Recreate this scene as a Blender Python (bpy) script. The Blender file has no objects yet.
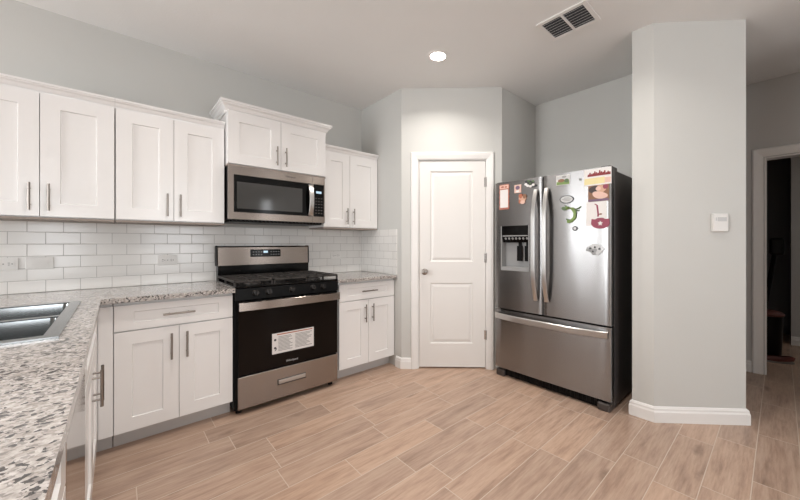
import bpy, bmesh, math, random
from mathutils import Vector, Matrix
random.seed(7)
SC = bpy.context.scene
COL = SC.collection
PI = math.pi
R = math.radians

# ------------------------------------------------------------------ camera, light, exposure
FPX, YAW = 331.228, 0.7587
cam_d = bpy.data.cameras.new('camera')
cam_d.sensor_width = 36.0
cam_d.lens = FPX * 36.0 / 800.0
cam_d.shift_x = (400 - 431.058) / 800.0
cam_d.shift_y = -(250 - 243.045) / 800.0
cam_d.clip_start = 0.02
cam = bpy.data.objects.new('camera', cam_d)
COL.objects.link(cam)
cam.location = (-2.0318, -3.3015, 1.2329)
cam.rotation_euler = (PI / 2, 0, -YAW)
SC.camera = cam

SC.view_settings.view_transform = 'Standard'
SC.view_settings.look = 'None'
SC.view_settings.exposure = 0.0
SC.view_settings.gamma = 1.0
SC.view_settings.use_curve_mapping = False

world = bpy.data.worlds.new('sky')
SC.world = world
world.use_nodes = True
bg = world.node_tree.nodes['Background']
bg.inputs['Color'].default_value = (0.85, 0.92, 1.0, 1)
bg.inputs['Strength'].default_value = 2.0


def window_light(name, loc, rot, sx, sz, power, color=(0.975, 0.992, 1.0)):
    """daylight coming in through one window opening"""
    l = bpy.data.lights.new(name, 'AREA')
    l.shape = 'RECTANGLE'
    l.size, l.size_y = sx, sz
    l.energy = power
    l.color = color
    o = bpy.data.objects.new(name, l)
    COL.objects.link(o)
    o.location = loc
    o.rotation_euler = rot
    return o


CEIL = 2.755
X_LEFT, Y_FRONT = -6.2, -7.4
# window openings of the living area (left wall) and of the wall behind the camera: (centre along wall, width)
WIN_Z0, WIN_Z1 = 0.55, 2.48
WIN_LEFT = [(-1.05, 1.6)]
WIN_FRONT = [(-2.98, 0.85), (-0.9, 1.3), (1.02, 0.32)]
WIN_BACK = [(-5.2, 1.1)]
P_LEFT, P_FRONT, P_BACK = 120.0, 50.0, 70.0
for yc, w in WIN_LEFT:
    window_light('daylight_left', (X_LEFT - 0.10, yc, (WIN_Z0 + WIN_Z1) / 2), (0, -PI / 2, 0), WIN_Z1 - WIN_Z0, w, P_LEFT)
for xc, w in WIN_FRONT:
    window_light('daylight_front', (xc, Y_FRONT - 0.10, (WIN_Z0 + WIN_Z1) / 2), (PI / 2, 0, 0), w, WIN_Z1 - WIN_Z0, P_FRONT * w / 1.5)
for xc, w in WIN_BACK:
    window_light('daylight_back', (xc, 0.10, (WIN_Z0 + WIN_Z1) / 2), (-PI / 2, 0, 0), w, WIN_Z1 - WIN_Z0, P_BACK)


# ------------------------------------------------------------------ materials
def srgb(r, g, b):
    f = lambda c: (c / 255 / 12.92) if c / 255 <= 0.04045 else ((c / 255 + 0.055) / 1.055) ** 2.4
    return (f(r), f(g), f(b), 1)


def new_mat(name):
    m = bpy.data.materials.new(name)
    m.use_nodes = True
    nt = m.node_tree
    return m, nt, nt.nodes['Principled BSDF']


def nd(nt, t, **kw):
    n = nt.nodes.new(t)
    for k, v in kw.items():
        setattr(n, k, v)
    return n


def math_node(nt, op, a, b=None, c=None):
    n = nd(nt, 'ShaderNodeMath', operation=op)
    for i, v in enumerate((a, b, c)):
        if v is None:
            continue
        if isinstance(v, (int, float)):
            n.inputs[i].default_value = v
        else:
            nt.links.new(v, n.inputs[i])
    return n.outputs[0]


def mix_rgb(nt, fac, a, b, blend='MIX'):
    n = nd(nt, 'ShaderNodeMix', data_type='RGBA', blend_type=blend)
    for idx, v in ((0, fac), (6, a), (7, b)):
        if isinstance(v, (int, float)):
            n.inputs[idx].default_value = v
        elif isinstance(v, (tuple, list)):
            n.inputs[idx].default_value = v
        else:
            nt.links.new(v, n.inputs[idx])
    return n.outputs[2]


def ramp(nt, fac, stops, interp='LINEAR'):
    n = nd(nt, 'ShaderNodeValToRGB')
    n.color_ramp.interpolation = interp
    els = n.color_ramp.elements
    while len(els) < len(stops):
        els.new(0.5)
    for e, (p, c) in zip(els, stops):
        e.position = p
        e.color = c if len(c) == 4 else (*c, 1)
    nt.links.new(fac, n.inputs[0])
    return n.outputs[0]


def noise(nt, vec, scale, detail=3, rough=0.5):
    n = nd(nt, 'ShaderNodeTexNoise')
    n.inputs['Scale'].default_value = scale
    n.inputs['Detail'].default_value = detail
    n.inputs['Roughness'].default_value = rough
    if vec is not None:
        nt.links.new(vec, n.inputs['Vector'])
    return n.outputs['Fac']


def objcoord(nt):
    return nd(nt, 'ShaderNodeTexCoord').outputs['Object']


def mapping(nt, vec, scale):
    n = nd(nt, 'ShaderNodeMapping')
    n.inputs['Scale'].default_value = scale
    nt.links.new(vec, n.inputs['Vector'])
    return n.outputs[0]


def bump(nt, bsdf, h, strength, dist=0.001):
    b = nd(nt, 'ShaderNodeBump')
    b.inputs['Strength'].default_value = strength
    b.inputs['Distance'].default_value = dist
    nt.links.new(h, b.inputs['Height'])
    nt.links.new(b.outputs[0], bsdf.inputs['Normal'])


def paint(name, col, rough=0.6, bump_s=0.0, bump_scale=90, var=0.02):
    m, nt, p = new_mat(name)
    oc = objcoord(nt)
    n = noise(nt, oc, 3.0, 2)
    c2 = tuple(max(0, c * (1 - var * 2)) for c in col[:3]) + (1,)
    nt.links.new(mix_rgb(nt, n, col, c2), p.inputs['Base Color'])
    p.inputs['Roughness'].default_value = rough
    if bump_s:
        bump(nt, p, noise(nt, oc, bump_scale, 3), bump_s, 0.003)
    return m


def plain(name, col, rough=0.5, metal=0.0, coat=0.0, emit=None, spec=None):
    m, nt, p = new_mat(name)
    oc = objcoord(nt)
    n = noise(nt, oc, 40.0, 2)
    c2 = tuple(c * 0.94 for c in col[:3]) + (1,)
    nt.links.new(mix_rgb(nt, n, col, c2), p.inputs['Base Color'])
    p.inputs['Roughness'].default_value = rough
    p.inputs['Metallic'].default_value = metal
    p.inputs['Coat Weight'].default_value = coat
    if spec is not None:
        p.inputs['Specular IOR Level'].default_value = spec
    if emit:
        p.inputs['Emission Color'].default_value = emit[0]
        p.inputs['Emission Strength'].default_value = emit[1]
    return m


def steel(name, col, rough, stretch, aniso=0.0, streak=0.10, wave=0.0, rot=0.0, bs=0.08):
    """brushed stainless; stretch = noise scale per local axis (small along the brushing)"""
    m, nt, p = new_mat(name)
    oc = objcoord(nt)
    v = mapping(nt, oc, stretch)
    n = noise(nt, v, 1.0, 4, 0.6)
    lo = tuple(c * (1 - streak) for c in col[:3]) + (1,)
    nt.links.new(mix_rgb(nt, n, col, lo), p.inputs['Base Color'])
    p.inputs['Metallic'].default_value = 1.0
    if aniso:
        tn = nd(nt, 'ShaderNodeTangent', direction_type='RADIAL', axis='Z')
        nt.links.new(tn.outputs[0], p.inputs['Tangent'])
        p.inputs['Anisotropic'].default_value = aniso
        p.inputs['Anisotropic Rotation'].default_value = rot
    r = math_node(nt, 'MULTIPLY_ADD', n, 0.01, rough - 0.005)
    nt.links.new(r, p.inputs['Roughness'])
    h = n
    if wave:
        w = noise(nt, mapping(nt, oc, (3.2, 3.2, 0.7)), 1.0, 1)
        bw = nd(nt, 'ShaderNodeBump')
        bw.inputs['Strength'].default_value = 1.0
        bw.inputs['Distance'].default_value = wave
        nt.links.new(w, bw.inputs['Height'])
        b = nd(nt, 'ShaderNodeBump')
        b.inputs['Strength'].default_value = bs
        b.inputs['Distance'].default_value = 0.0004
        nt.links.new(h, b.inputs['Height'])
        nt.links.new(bw.outputs[0], b.inputs['Normal'])
        nt.links.new(b.outputs[0], p.inputs['Normal'])
    elif bs:
        bump(nt, p, h, bs, 0.0004)
    return m


def floor_material():
    m, nt, p = new_mat('wood_look_plank_tile')
    oc = objcoord(nt)
    sx = nd(nt, 'ShaderNodeSeparateXYZ')
    nt.links.new(oc, sx.inputs[0])
    x, y = sx.outputs[0], sx.outputs[1]
    PW, PL = 0.1785, 0.615
    yr = math_node(nt, 'DIVIDE', math_node(nt, 'ADD', y, 3.2015), PW)
    row = math_node(nt, 'FLOOR', yr)
    fy = math_node(nt, 'FRACT', yr)
    wn = nd(nt, 'ShaderNodeTexWhiteNoise', noise_dimensions='1D')
    nt.links.new(math_node(nt, 'ADD', row, 17.0), wn.inputs['W'])
    off = math_node(nt, 'MULTIPLY', wn.outputs['Value'], 0.97)
    xr = math_node(nt, 'ADD', math_node(nt, 'DIVIDE', x, PL), off)
    col_ = math_node(nt, 'FLOOR', xr)
    fx = math_node(nt, 'FRACT', xr)
    # grout lines
    gy = math_node(nt, 'MULTIPLY', math_node(nt, 'MINIMUM', fy, math_node(nt, 'SUBTRACT', 1.0, fy)), PW)
    gx = math_node(nt, 'MULTIPLY', math_node(nt, 'MINIMUM', fx, math_node(nt, 'SUBTRACT', 1.0, fx)), PL)
    g = math_node(nt, 'MINIMUM', gy, gx)
    grout = math_node(nt, 'LESS_THAN', g, 0.0019)
    # per plank random
    cmb = nd(nt, 'ShaderNodeCombineXYZ')
    nt.links.new(col_, cmb.inputs[0])
    nt.links.new(row, cmb.inputs[1])
    w3 = nd(nt, 'ShaderNodeTexWhiteNoise', noise_dimensions='3D')
    nt.links.new(cmb.outputs[0], w3.inputs['Vector'])
    rnd = w3.outputs['Value']
    shift = nd(nt, 'ShaderNodeVectorMath', operation='SCALE')
    nt.links.new(w3.outputs['Color'], shift.inputs[0])
    shift.inputs['Scale'].default_value = 40.0
    addv = nd(nt, 'ShaderNodeVectorMath', operation='ADD')
    nt.links.new(oc, addv.inputs[0])
    nt.links.new(shift.outputs[0], addv.inputs[1])
    gv = mapping(nt, addv.outputs[0], (1.7, 12.0, 1.0))
    grain = noise(nt, gv, 1.6, 6, 0.62)
    grain2 = noise(nt, mapping(nt, addv.outputs[0], (5.0, 55.0, 1.0)), 1.6, 4, 0.6)
    base = ramp(nt, grain, [(0.30, srgb(142, 115, 99)), (0.47, srgb(184, 154, 135)), (0.70, srgb(207, 181, 162))])
    light = ramp(nt, grain2, [(0.30, srgb(160, 133, 115)), (0.60, srgb(204, 178, 158))])
    c = mix_rgb(nt, 0.40, base, light)
    tone = ramp(nt, rnd, [(0.0, (0.84, 0.84, 0.85, 1)), (0.5, (0.97, 0.96, 0.96, 1)), (1.0, (1.06, 1.03, 1.0, 1))])
    c = mix_rgb(nt, 1.0, c, tone, 'MULTIPLY')
    # knots
    kv = nd(nt, 'ShaderNodeTexVoronoi')
    kv.inputs['Scale'].default_value = 1.0
    nt.links.new(mapping(nt, addv.outputs[0], (1.7, 5.2, 0.0)), kv.inputs['Vector'])
    kn = math_node(nt, 'MULTIPLY', noise(nt, addv.outputs[0], 26, 3), 0.16)
    kd = math_node(nt, 'ADD', kv.outputs['Distance'], kn)
    kmask = ramp(nt, kd, [(0.10, (1, 1, 1, 1)), (0.22, (0, 0, 0, 1))])
    c = mix_rgb(nt, math_node(nt, 'MULTIPLY', kmask, 0.55), c, srgb(104, 82, 68))
    c = mix_rgb(nt, grout, c, srgb(208, 192, 177))
    nt.links.new(c, p.inputs['Base Color'])
    rough = math_node(nt, 'MULTIPLY_ADD', grain, 0.18, 0.30)
    nt.links.new(rough, p.inputs['Roughness'])
    hgt = math_node(nt, 'SUBTRACT', math_node(nt, 'MULTIPLY', grain2, 0.25), grout)
    bump(nt, p, hgt, 0.35, 0.0012)
    return m


def granite_material():
    m, nt, p = new_mat('speckled_granite')
    oc = objcoord(nt)
    warp = nd(nt, 'ShaderNodeTexNoise')
    warp.inputs['Scale'].default_value = 60
    warp.inputs['Detail'].default_value = 3
    nt.links.new(oc, warp.inputs['Vector'])
    sc_ = nd(nt, 'ShaderNodeVectorMath', operation='SCALE')
    nt.links.new(warp.outputs['Color'], sc_.inputs[0])
    sc_.inputs['Scale'].default_value = 0.016
    ad = nd(nt, 'ShaderNodeVectorMath', operation='ADD')
    nt.links.new(oc, ad.inputs[0])
    nt.links.new(sc_.outputs[0], ad.inputs[1])

    def cells(scale):
        v = nd(nt, 'ShaderNodeTexVoronoi')
        v.inputs['Scale'].default_value = scale
        nt.links.new(ad.outputs[0], v.inputs['Vector'])
        s = nd(nt, 'ShaderNodeSeparateColor')
        nt.links.new(v.outputs['Color'], s.inputs[0])
        return s.outputs[0], s.outputs[1]
    soft = noise(nt, ad.outputs[0], 85, 4, 0.6)
    base = ramp(nt, soft, [(0.32, srgb(154, 146, 140)), (0.50, srgb(186, 179, 174)), (0.66, srgb(212, 207, 204))])
    a, b = cells(165)
    big = noise(nt, oc, 30, 3)
    clus = math_node(nt, 'MULTIPLY', math_node(nt, 'SUBTRACT', big, 0.5), 0.9)
    mid = math_node(nt, 'GREATER_THAN', math_node(nt, 'ADD', a, clus), 0.75)
    a2, b2 = cells(135)
    dark = math_node(nt, 'GREATER_THAN', math_node(nt, 'ADD', a2, clus), 0.82)
    c = mix_rgb(nt, math_node(nt, 'MULTIPLY', mid, 0.75), base, srgb(136, 130, 127))
    c = mix_rgb(nt, math_node(nt, 'MULTIPLY', dark, 0.92), c, srgb(48, 46, 47))
    nt.links.new(c, p.inputs['Base Color'])
    p.inputs['Roughness'].default_value = 0.16
    p.inputs['Coat Weight'].default_value = 0.2
    p.inputs['Coat Roughness'].default_value = 0.08
    return m


def subway_material():
    m, nt, p = new_mat('white_subway_tile')
    oc = objcoord(nt)
    sx = nd(nt, 'ShaderNodeSeparateXYZ')
    nt.links.new(oc, sx.inputs[0])
    # the return wall runs along y: use x + y so the courses carry on round the corner
    u = math_node(nt, 'SUBTRACT', sx.outputs[0], sx.outputs[1])
    TW, TH = 0.1556, 0.0778
    zr = math_node(nt, 'DIVIDE', math_node(nt, 'SUBTRACT', sx.outputs[2], 0.915), TH)
    row = math_node(nt, 'FLOOR', zr)
    fz = math_node(nt, 'FRACT', zr)
    half = math_node(nt, 'MULTIPLY', math_node(nt, 'MODULO', math_node(nt, 'ADD', row, 1.0), 2.0), 0.5)
    ur = math_node(nt, 'ADD', math_node(nt, 'DIVIDE', math_node(nt, 'ADD', u, 20 * TW - 0.0 + 2.438 - 15 * TW), TW), half)
    fx = math_node(nt, 'FRACT', ur)
    col_ = math_node(nt, 'FLOOR', ur)
    gz = math_node(nt, 'MULTIPLY', math_node(nt, 'MINIMUM', fz, math_node(nt, 'SUBTRACT', 1.0, fz)), TH)
    gx = math_node(nt, 'MULTIPLY', math_node(nt, 'MINIMUM', fx, math_node(nt, 'SUBTRACT', 1.0, fx)), TW)
    g = math_node(nt, 'MINIMUM', gx, gz)
    grout = math_node(nt, 'LESS_THAN', g, 0.0014)
    cmb = nd(nt, 'ShaderNodeCombineXYZ')
    nt.links.new(col_, cmb.inputs[0])
    nt.links.new(row, cmb.inputs[1])
    w3 = nd(nt, 'ShaderNodeTexWhiteNoise', noise_dimensions='3D')
    nt.links.new(cmb.outputs[0], w3.inputs['Vector'])
    tile = ramp(nt, w3.outputs['Value'], [(0.0, srgb(224, 222, 219)), (1.0, srgb(230, 228, 225))])
    c = mix_rgb(nt, grout, tile, srgb(170, 167, 164))
    nt.links.new(c, p.inputs['Base Color'])
    nt.links.new(math_node(nt, 'MULTIPLY_ADD', grout, 0.5, 0.14), p.inputs['Roughness'])
    edge = ramp(nt, g, [(0.0, (0, 0, 0, 1)), (0.004 / 0.04 * 0.04, (1, 1, 1, 1))])
    bump(nt, p, edge, 0.4, 0.0012)
    return m


M = {}
M['floor'] = floor_material()
M['granite'] = granite_material()
M['tile'] = subway_material()
M['wall'] = paint('greige_wall_paint', srgb(205, 204.5, 201), 0.65, 0.10, 110)
M['hallwall'] = paint('grey_hall_paint', srgb(203, 202, 200), 0.65, 0.10, 110)
M['ceiling'] = paint('ceiling_texture_paint', srgb(237, 237, 236), 0.8, 0.35, 70)
M['trim'] = paint('white_trim_paint', srgb(238, 236, 234), 0.35)
M['cab'] = paint('white_cabinet_paint', srgb(239, 237, 236), 0.2)
M['underside'] = paint('shaded_underside_board', srgb(150, 139, 131), 0.6)  # shadow line below the wall cabinets, put into the board colour
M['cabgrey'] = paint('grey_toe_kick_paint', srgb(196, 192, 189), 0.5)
M['door'] = paint('white_door_paint', srgb(232, 229, 226), 0.38)
M['nickel'] = plain('brushed_nickel', srgb(150, 143, 137), 0.32, 1.0)
M['chrome'] = plain('satin_chrome', srgb(200, 198, 196), 0.22, 1.0)
M['steelv'] = steel('stainless_door_brush', srgb(152, 151, 151), 0.26, (1.5, 1.5, 300), aniso=0.88, wave=0.008, rot=0.25, streak=0.015, bs=0.0)
M['steelh'] = steel('stainless_warm_horizontal_brush', srgb(158, 148, 141), 0.26, (2, 260, 260), aniso=0.85, rot=0.25, streak=0.015, bs=0.0)
M['steelhandle'] = plain('stainless_handle', srgb(200, 198, 196), 0.3, 1.0)
M['sink'] = steel('stainless_sink', srgb(150, 153, 154), 0.15, (150, 5, 150), streak=0.05, bs=0.01)
M['dish'] = steel('polished_dishwasher_steel', srgb(190, 186, 182), 0.10, (4, 200, 200), streak=0.04)
M['casegrey'] = plain('dark_grey_case_metal', srgb(84, 79, 77), 0.40, 0.5)
M['black'] = plain('black_plastic', srgb(16, 15, 15), 0.38, spec=0.12)
M['blackgloss'] = plain('black_gloss_enamel', srgb(12, 11, 11), 0.12, spec=0.2)
M['knob'] = plain('satin_knob_black', srgb(46, 43, 42), 0.22, 0.4)
M['iron'] = plain('cast_iron', srgb(44, 39, 36), 0.5)
M['glassblack'] = plain('dark_oven_glass', srgb(20, 14, 11), 0.06, 0, 0.0, spec=0.14)
M['mwglass'] = plain('grey_microwave_glass', srgb(66, 65, 64), 0.08, 0, 0.0)  # grey lightened: the room's reflection is put into the glass colour
M['greyplastic'] = plain('grey_plastic', srgb(150, 150, 150), 0.4)
M['lightgrey'] = plain('light_grey_plastic', srgb(196, 196, 196), 0.35)
M['whiteplastic'] = plain('white_plastic', srgb(226, 224, 221), 0.35)
M['slot'] = plain('dark_slot', srgb(70, 68, 66), 0.5)
M['ventdark'] = plain('vent_inside', srgb(60, 62, 66), 0.7)
M['gasket'] = plain('dark_gasket', srgb(30, 30, 31), 0.6)
M['paper'] = plain('white_paper', srgb(226, 222, 220), 0.7)
M['textgrey'] = plain('printed_grey', srgb(150, 148, 148), 0.7)
M['rednote'] = plain('coral_print', srgb(172, 108, 92), 0.6)
M['pinkprint'] = plain('pale_pink_print', srgb(222, 186, 172), 0.6)
M['orange'] = plain('orange_print', srgb(176, 104, 78), 0.6)
M['maroon'] = plain('maroon_print', srgb(142, 56, 78), 0.5)
M['yellow'] = plain('pale_yellow_print', srgb(226, 212, 160), 0.6)
M['skyred'] = plain('dark_red_print', srgb(132, 42, 44), 0.6)
M['skin'] = plain('peach_print', srgb(206, 164, 140), 0.6)
M['darkprint'] = plain('dark_print', srgb(70, 58, 58), 0.6)
M['brownprint'] = plain('brown_print', srgb(136, 98, 74), 0.6)
M['greenprint'] = plain('leaf_green', srgb(118, 144, 78), 0.5)
M['darkgreen'] = plain('dark_green', srgb(84, 104, 70), 0.5)
M['purple'] = plain('dusky_purple', srgb(112, 88, 112), 0.5)
M['blackink'] = plain('black_ink', srgb(52, 52, 56), 0.5)
M['display'] = plain('lit_display', srgb(20, 24, 28), 0.2, emit=(srgb(190, 215, 235), 1.2))
M['lampglow'] = plain('lamp_lens', srgb(255, 245, 230), 0.4, emit=((1.0, 0.93, 0.84, 1), 26.0))
M['redrubber'] = plain('dull_red_rubber', srgb(92, 42, 36), 0.5)
M['silverprint'] = plain('pewter', srgb(150, 148, 146), 0.35, 0.8)
M['hallvoid'] = paint('closet_shade_paint', srgb(104, 103, 104), 0.8)  # dark of the unlit closet, put into its wall colour


# ------------------------------------------------------------------ mesh helpers
def box(bm, x0, x1, y0, y1, z0, z1, mi=0, bevel=0.0, seg=1, mat=None):
    vs = [bm.verts.new(p) for p in ((x0, y0, z0), (x1, y0, z0), (x1, y1, z0), (x0, y1, z0),
                                    (x0, y0, z1), (x1, y0, z1), (x1, y1, z1), (x0, y1, z1))]
    fs = [bm.faces.new([vs[i] for i in q]) for q in ((3, 2, 1, 0), (4, 5, 6, 7), (0, 1, 5, 4), (1, 2, 6, 5), (2, 3, 7, 6), (3, 0, 4, 7))]
    for f in fs:
        f.material_index = mi
    if mat is not None:
        bmesh.ops.transform(bm, matrix=mat, verts=vs)
    if bevel:
        es = list({e for f in fs for e in f.edges})
        r = bmesh.ops.bevel(bm, geom=es, offset=bevel, segments=seg, affect='EDGES', profile=0.5)
        for f in r['faces']:
            f.material_index = mi
    return fs


def cyl(bm, p0, p1, r0, r1=None, seg=16, mi=0, caps=True):
    p0, p1 = Vector(p0), Vector(p1)
    r1 = r0 if r1 is None else r1
    d = (p1 - p0).normalized()
    a = d.orthogonal().normalized()
    b = d.cross(a)
    A = [bm.verts.new(p0 + (a * math.cos(t) + b * math.sin(t)) * r0) for t in [2 * PI * i / seg for i in range(seg)]]
    B = [bm.verts.new(p1 + (a * math.cos(t) + b * math.sin(t)) * r1) for t in [2 * PI * i / seg for i in range(seg)]]
    for i in range(seg):
        f = bm.faces.new((A[i], A[(i + 1) % seg], B[(i + 1) % seg], B[i]))
        f.smooth = True
        f.material_index = mi
    if caps:
        bm.faces.new(A[::-1]).material_index = mi
        bm.faces.new(B).material_index = mi


def lathe(bm, prof, origin, axis, seg=24, mi=0):
    """prof: list of (radius, distance along axis)"""
    o, d = Vector(origin), Vector(axis).normalized()
    a = d.orthogonal().normalized()
    b = d.cross(a)
    rings = []
    for r, h in prof:
        if r < 1e-6:
            rings.append([bm.verts.new(o + d * h)])
        else:
            rings.append([bm.verts.new(o + d * h + (a * math.cos(t) + b * math.sin(t)) * r) for t in [2 * PI * i / seg for i in range(seg)]])
    for A, B in zip(rings, rings[1:]):
        for i in range(seg):
            j = (i + 1) % seg
            if len(A) == 1 and len(B) == 1:
                continue
            if len(A) == 1:
                f = bm.faces.new((A[0], B[j], B[i]))
            elif len(B) == 1:
                f = bm.faces.new((A[i], A[j], B[0]))
            else:
                f = bm.faces.new((A[i], A[j], B[j], B[i]))
            f.smooth = True
            f.material_index = mi


def tube(bm, pts, r, seg=10, mi=0, flat=None):
    """sweep a circle (or an ellipse: flat=(ra, rb, reference axis)) along points"""
    pts = [Vector(p) for p in pts]
    rings = []
    ref = Vector(flat[2]) if flat else None
    for i, p in enumerate(pts):
        t = (pts[min(i + 1, len(pts) - 1)] - pts[max(i - 1, 0)]).normalized()
        a = (ref - t * ref.dot(t)).normalized() if ref else (t.orthogonal().normalized() if i == 0 else (prev - t * prev.dot(t)).normalized())
        prev = a
        b = t.cross(a)
        ra, rb = (flat[0], flat[1]) if flat else (r, r)
        rings.append([bm.verts.new(p + a * ra * math.cos(q) + b * rb * math.sin(q)) for q in [2 * PI * k / seg for k in range(seg)]])
    for A, B in zip(rings, rings[1:]):
        for i in range(seg):
            f = bm.faces.new((A[i], A[(i + 1) % seg], B[(i + 1) % seg], B[i]))
            f.smooth = True
            f.material_index = mi
    bm.faces.new(rings[0][::-1]).material_index = mi
    bm.faces.new(rings[-1]).material_index = mi


def strip(bm, pts, w_axis, w, n_axis, t, mi=0, bevel=0.0):
    """sweep a flat rectangular bar (width w, thickness t) along pts"""
    wa = Vector(w_axis)
    pts = [Vector(p) for p in pts]
    rings = []
    for i, p in enumerate(pts):
        tg = (pts[min(i + 1, len(pts) - 1)] - pts[max(i - 1, 0)]).normalized()
        n = tg.cross(wa).normalized()
        if n.dot(Vector(n_axis)) < 0:
            n = -n
        c = bevel
        prof = [(-w / 2, 0), (w / 2, 0), (w / 2, t - c), (w / 2 - c, t), (-w / 2 + c, t), (-w / 2, t - c)] if c else [(-w / 2, 0), (w / 2, 0), (w / 2, t), (-w / 2, t)]
        rings.append([bm.verts.new(p + wa * a + n * b) for a, b in prof])
    k = len(rings[0])
    for A, B in zip(rings, rings[1:]):
        for i in range(k):
            f = bm.faces.new((A[i], A[(i + 1) % k], B[(i + 1) % k], B[i]))
            f.material_index = mi
            f.smooth = True
    bm.faces.new(rings[0][::-1]).material_index = mi
    bm.faces.new(rings[-1]).material_index = mi
    bmesh.ops.recalc_face_normals(bm, faces=bm.faces)


def prism(bm, poly, z0, z1, mi=0, xf=None):
    """extrude a 2-D polygon; xf maps (a, b, h) to a point"""
    xf = xf or (lambda a, b, h: (a, b, h))
    A = [bm.verts.new(xf(a, b, z0)) for a, b in poly]
    B = [bm.verts.new(xf(a, b, z1)) for a, b in poly]
    n = len(poly)
    fs = [bm.faces.new(A[::-1]), bm.faces.new(B)]
    for i in range(n):
        fs.append(bm.faces.new((A[i], A[(i + 1) % n], B[(i + 1) % n], B[i])))
    for f in fs:
        f.material_index = mi
    bmesh.ops.recalc_face_normals(bm, faces=fs)
    return fs


def grid_slab(bm, xs, ys, inside, z0, z1):
    """slab made of grid cells; cells where inside(x, y) is false are left open"""
    V = {}

    def v(i, j, k):
        if (i, j, k) not in V:
            V[(i, j, k)] = bm.verts.new((xs[i], ys[j], z1 if k else z0))
        return V[(i, j, k)]
    ins = lambda i, j: 0 <= i < len(xs) - 1 and 0 <= j < len(ys) - 1 and inside((xs[i] + xs[i + 1]) / 2, (ys[j] + ys[j + 1]) / 2)
    for i in range(len(xs) - 1):
        for j in range(len(ys) - 1):
            if not ins(i, j):
                continue
            bm.faces.new((v(i, j, 1), v(i + 1, j, 1), v(i + 1, j + 1, 1), v(i, j + 1, 1)))
            bm.faces.new((v(i, j + 1, 0), v(i + 1, j + 1, 0), v(i + 1, j, 0), v(i, j, 0)))
            if not ins(i, j - 1):
                bm.faces.new((v(i, j, 0), v(i + 1, j, 0), v(i + 1, j, 1), v(i, j, 1)))
            if not ins(i, j + 1):
                bm.faces.new((v(i + 1, j + 1, 0), v(i, j + 1, 0), v(i, j + 1, 1), v(i + 1, j + 1, 1)))
            if not ins(i - 1, j):
                bm.faces.new((v(i, j + 1, 0), v(i, j, 0), v(i, j, 1), v(i, j + 1, 1)))
            if not ins(i + 1, j):
                bm.faces.new((v(i + 1, j, 0), v(i + 1, j + 1, 0), v(i + 1, j + 1, 1), v(i + 1, j, 1)))


def sharp_bevel(bm, off, seg=2, ang=40):
    es = [e for e in bm.edges if len(e.link_faces) == 2 and e.calc_face_angle(0) > R(ang)]
    bmesh.ops.bevel(bm, geom=es, offset=off, segments=seg, affect='EDGES', profile=0.5)


def obj(name, bm, mats, parent=None):
    me = bpy.data.meshes.new(name)
    bm.normal_update()
    bm.to_mesh(me)
    if any(f.smooth for f in bm.faces):
        me.set_sharp_from_angle(angle=R(28))
    bm.free()
    for m in (mats if isinstance(mats, (list, tuple)) else [mats]):
        me.materials.append(m)
    o = bpy.data.objects.new(name, me)
    COL.objects.link(o)
    if parent:
        o.parent = parent
    return o


def BM():
    return bmesh.new()


def tag(o, label, cat, group=None):
    o['label'] = label
    o['category'] = cat
    if group:
        o['group'] = group
    return o


def thing(name, label, cat, loc=(0, 0, 0), rz=0.0, group=None):
    o = bpy.data.objects.new(name, None)
    o.empty_display_size = 0.1
    COL.objects.link(o)
    o.location = loc
    o.rotation_euler = (0, 0, rz)
    return tag(o, label, cat, group)


def struct(name, bm, mats, parent=None):
    o = obj(name, bm, mats, parent)
    if not parent:
        o['kind'] = 'structure'
    return o


def copy_tree(o, parent=None):
    c = o.copy()
    COL.objects.link(c)
    if parent:
        c.parent = parent
    for ch in list(o.children):
        copy_tree(ch, c)
    return c


def text_mesh(body, size, extrude=0.0004):
    """bmesh of lettering in the xy plane, centred on the origin"""
    cu = bpy.data.curves.new('lettering', 'FONT')
    cu.body = body
    cu.size = size
    cu.extrude = extrude
    cu.align_x = 'CENTER'
    cu.align_y = 'CENTER'
    o = bpy.data.objects.new('lettering', cu)
    COL.objects.link(o)
    dg = bpy.context.evaluated_depsgraph_get()
    me = bpy.data.meshes.new_from_object(o.evaluated_get(dg))
    bm = BM()
    bm.from_mesh(me)
    bpy.data.objects.remove(o)
    bpy.data.curves.remove(cu)
    bpy.data.meshes.remove(me)
    return bm


# ------------------------------------------------------------------ room shell
T = 0.12
X_FR = 1.338            # wall behind the refrigerator
X_HALL = 2.37           # wall with the doorway at the far right
PA, PB = (0.0, -0.735), (0.695, -1.43)      # ends of the angled pantry wall

bm = BM()
box(bm, X_LEFT - T, 5.4, Y_FRONT - T, 0.3, -0.1, 0.0)
struct('floor', bm, M['floor'])
bm = BM()
box(bm, X_LEFT - T, 5.4, Y_FRONT - T, 0.3, CEIL, CEIL + 0.1)
struct('ceiling', bm, M['ceiling'])
bm = BM()
box(bm, 0.0, T * 0.8, PA[1], 0.0, 0, CEIL)
struct('wall_pantry_left', bm, M['wall'])


def diag(s, d, z):
    """point on the angled pantry wall: s along it, d out into the room"""
    k = 1 / math.sqrt(2)
    return Vector((PA[0] + s * k - d * k, PA[1] - s * k - d * k, z))


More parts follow.
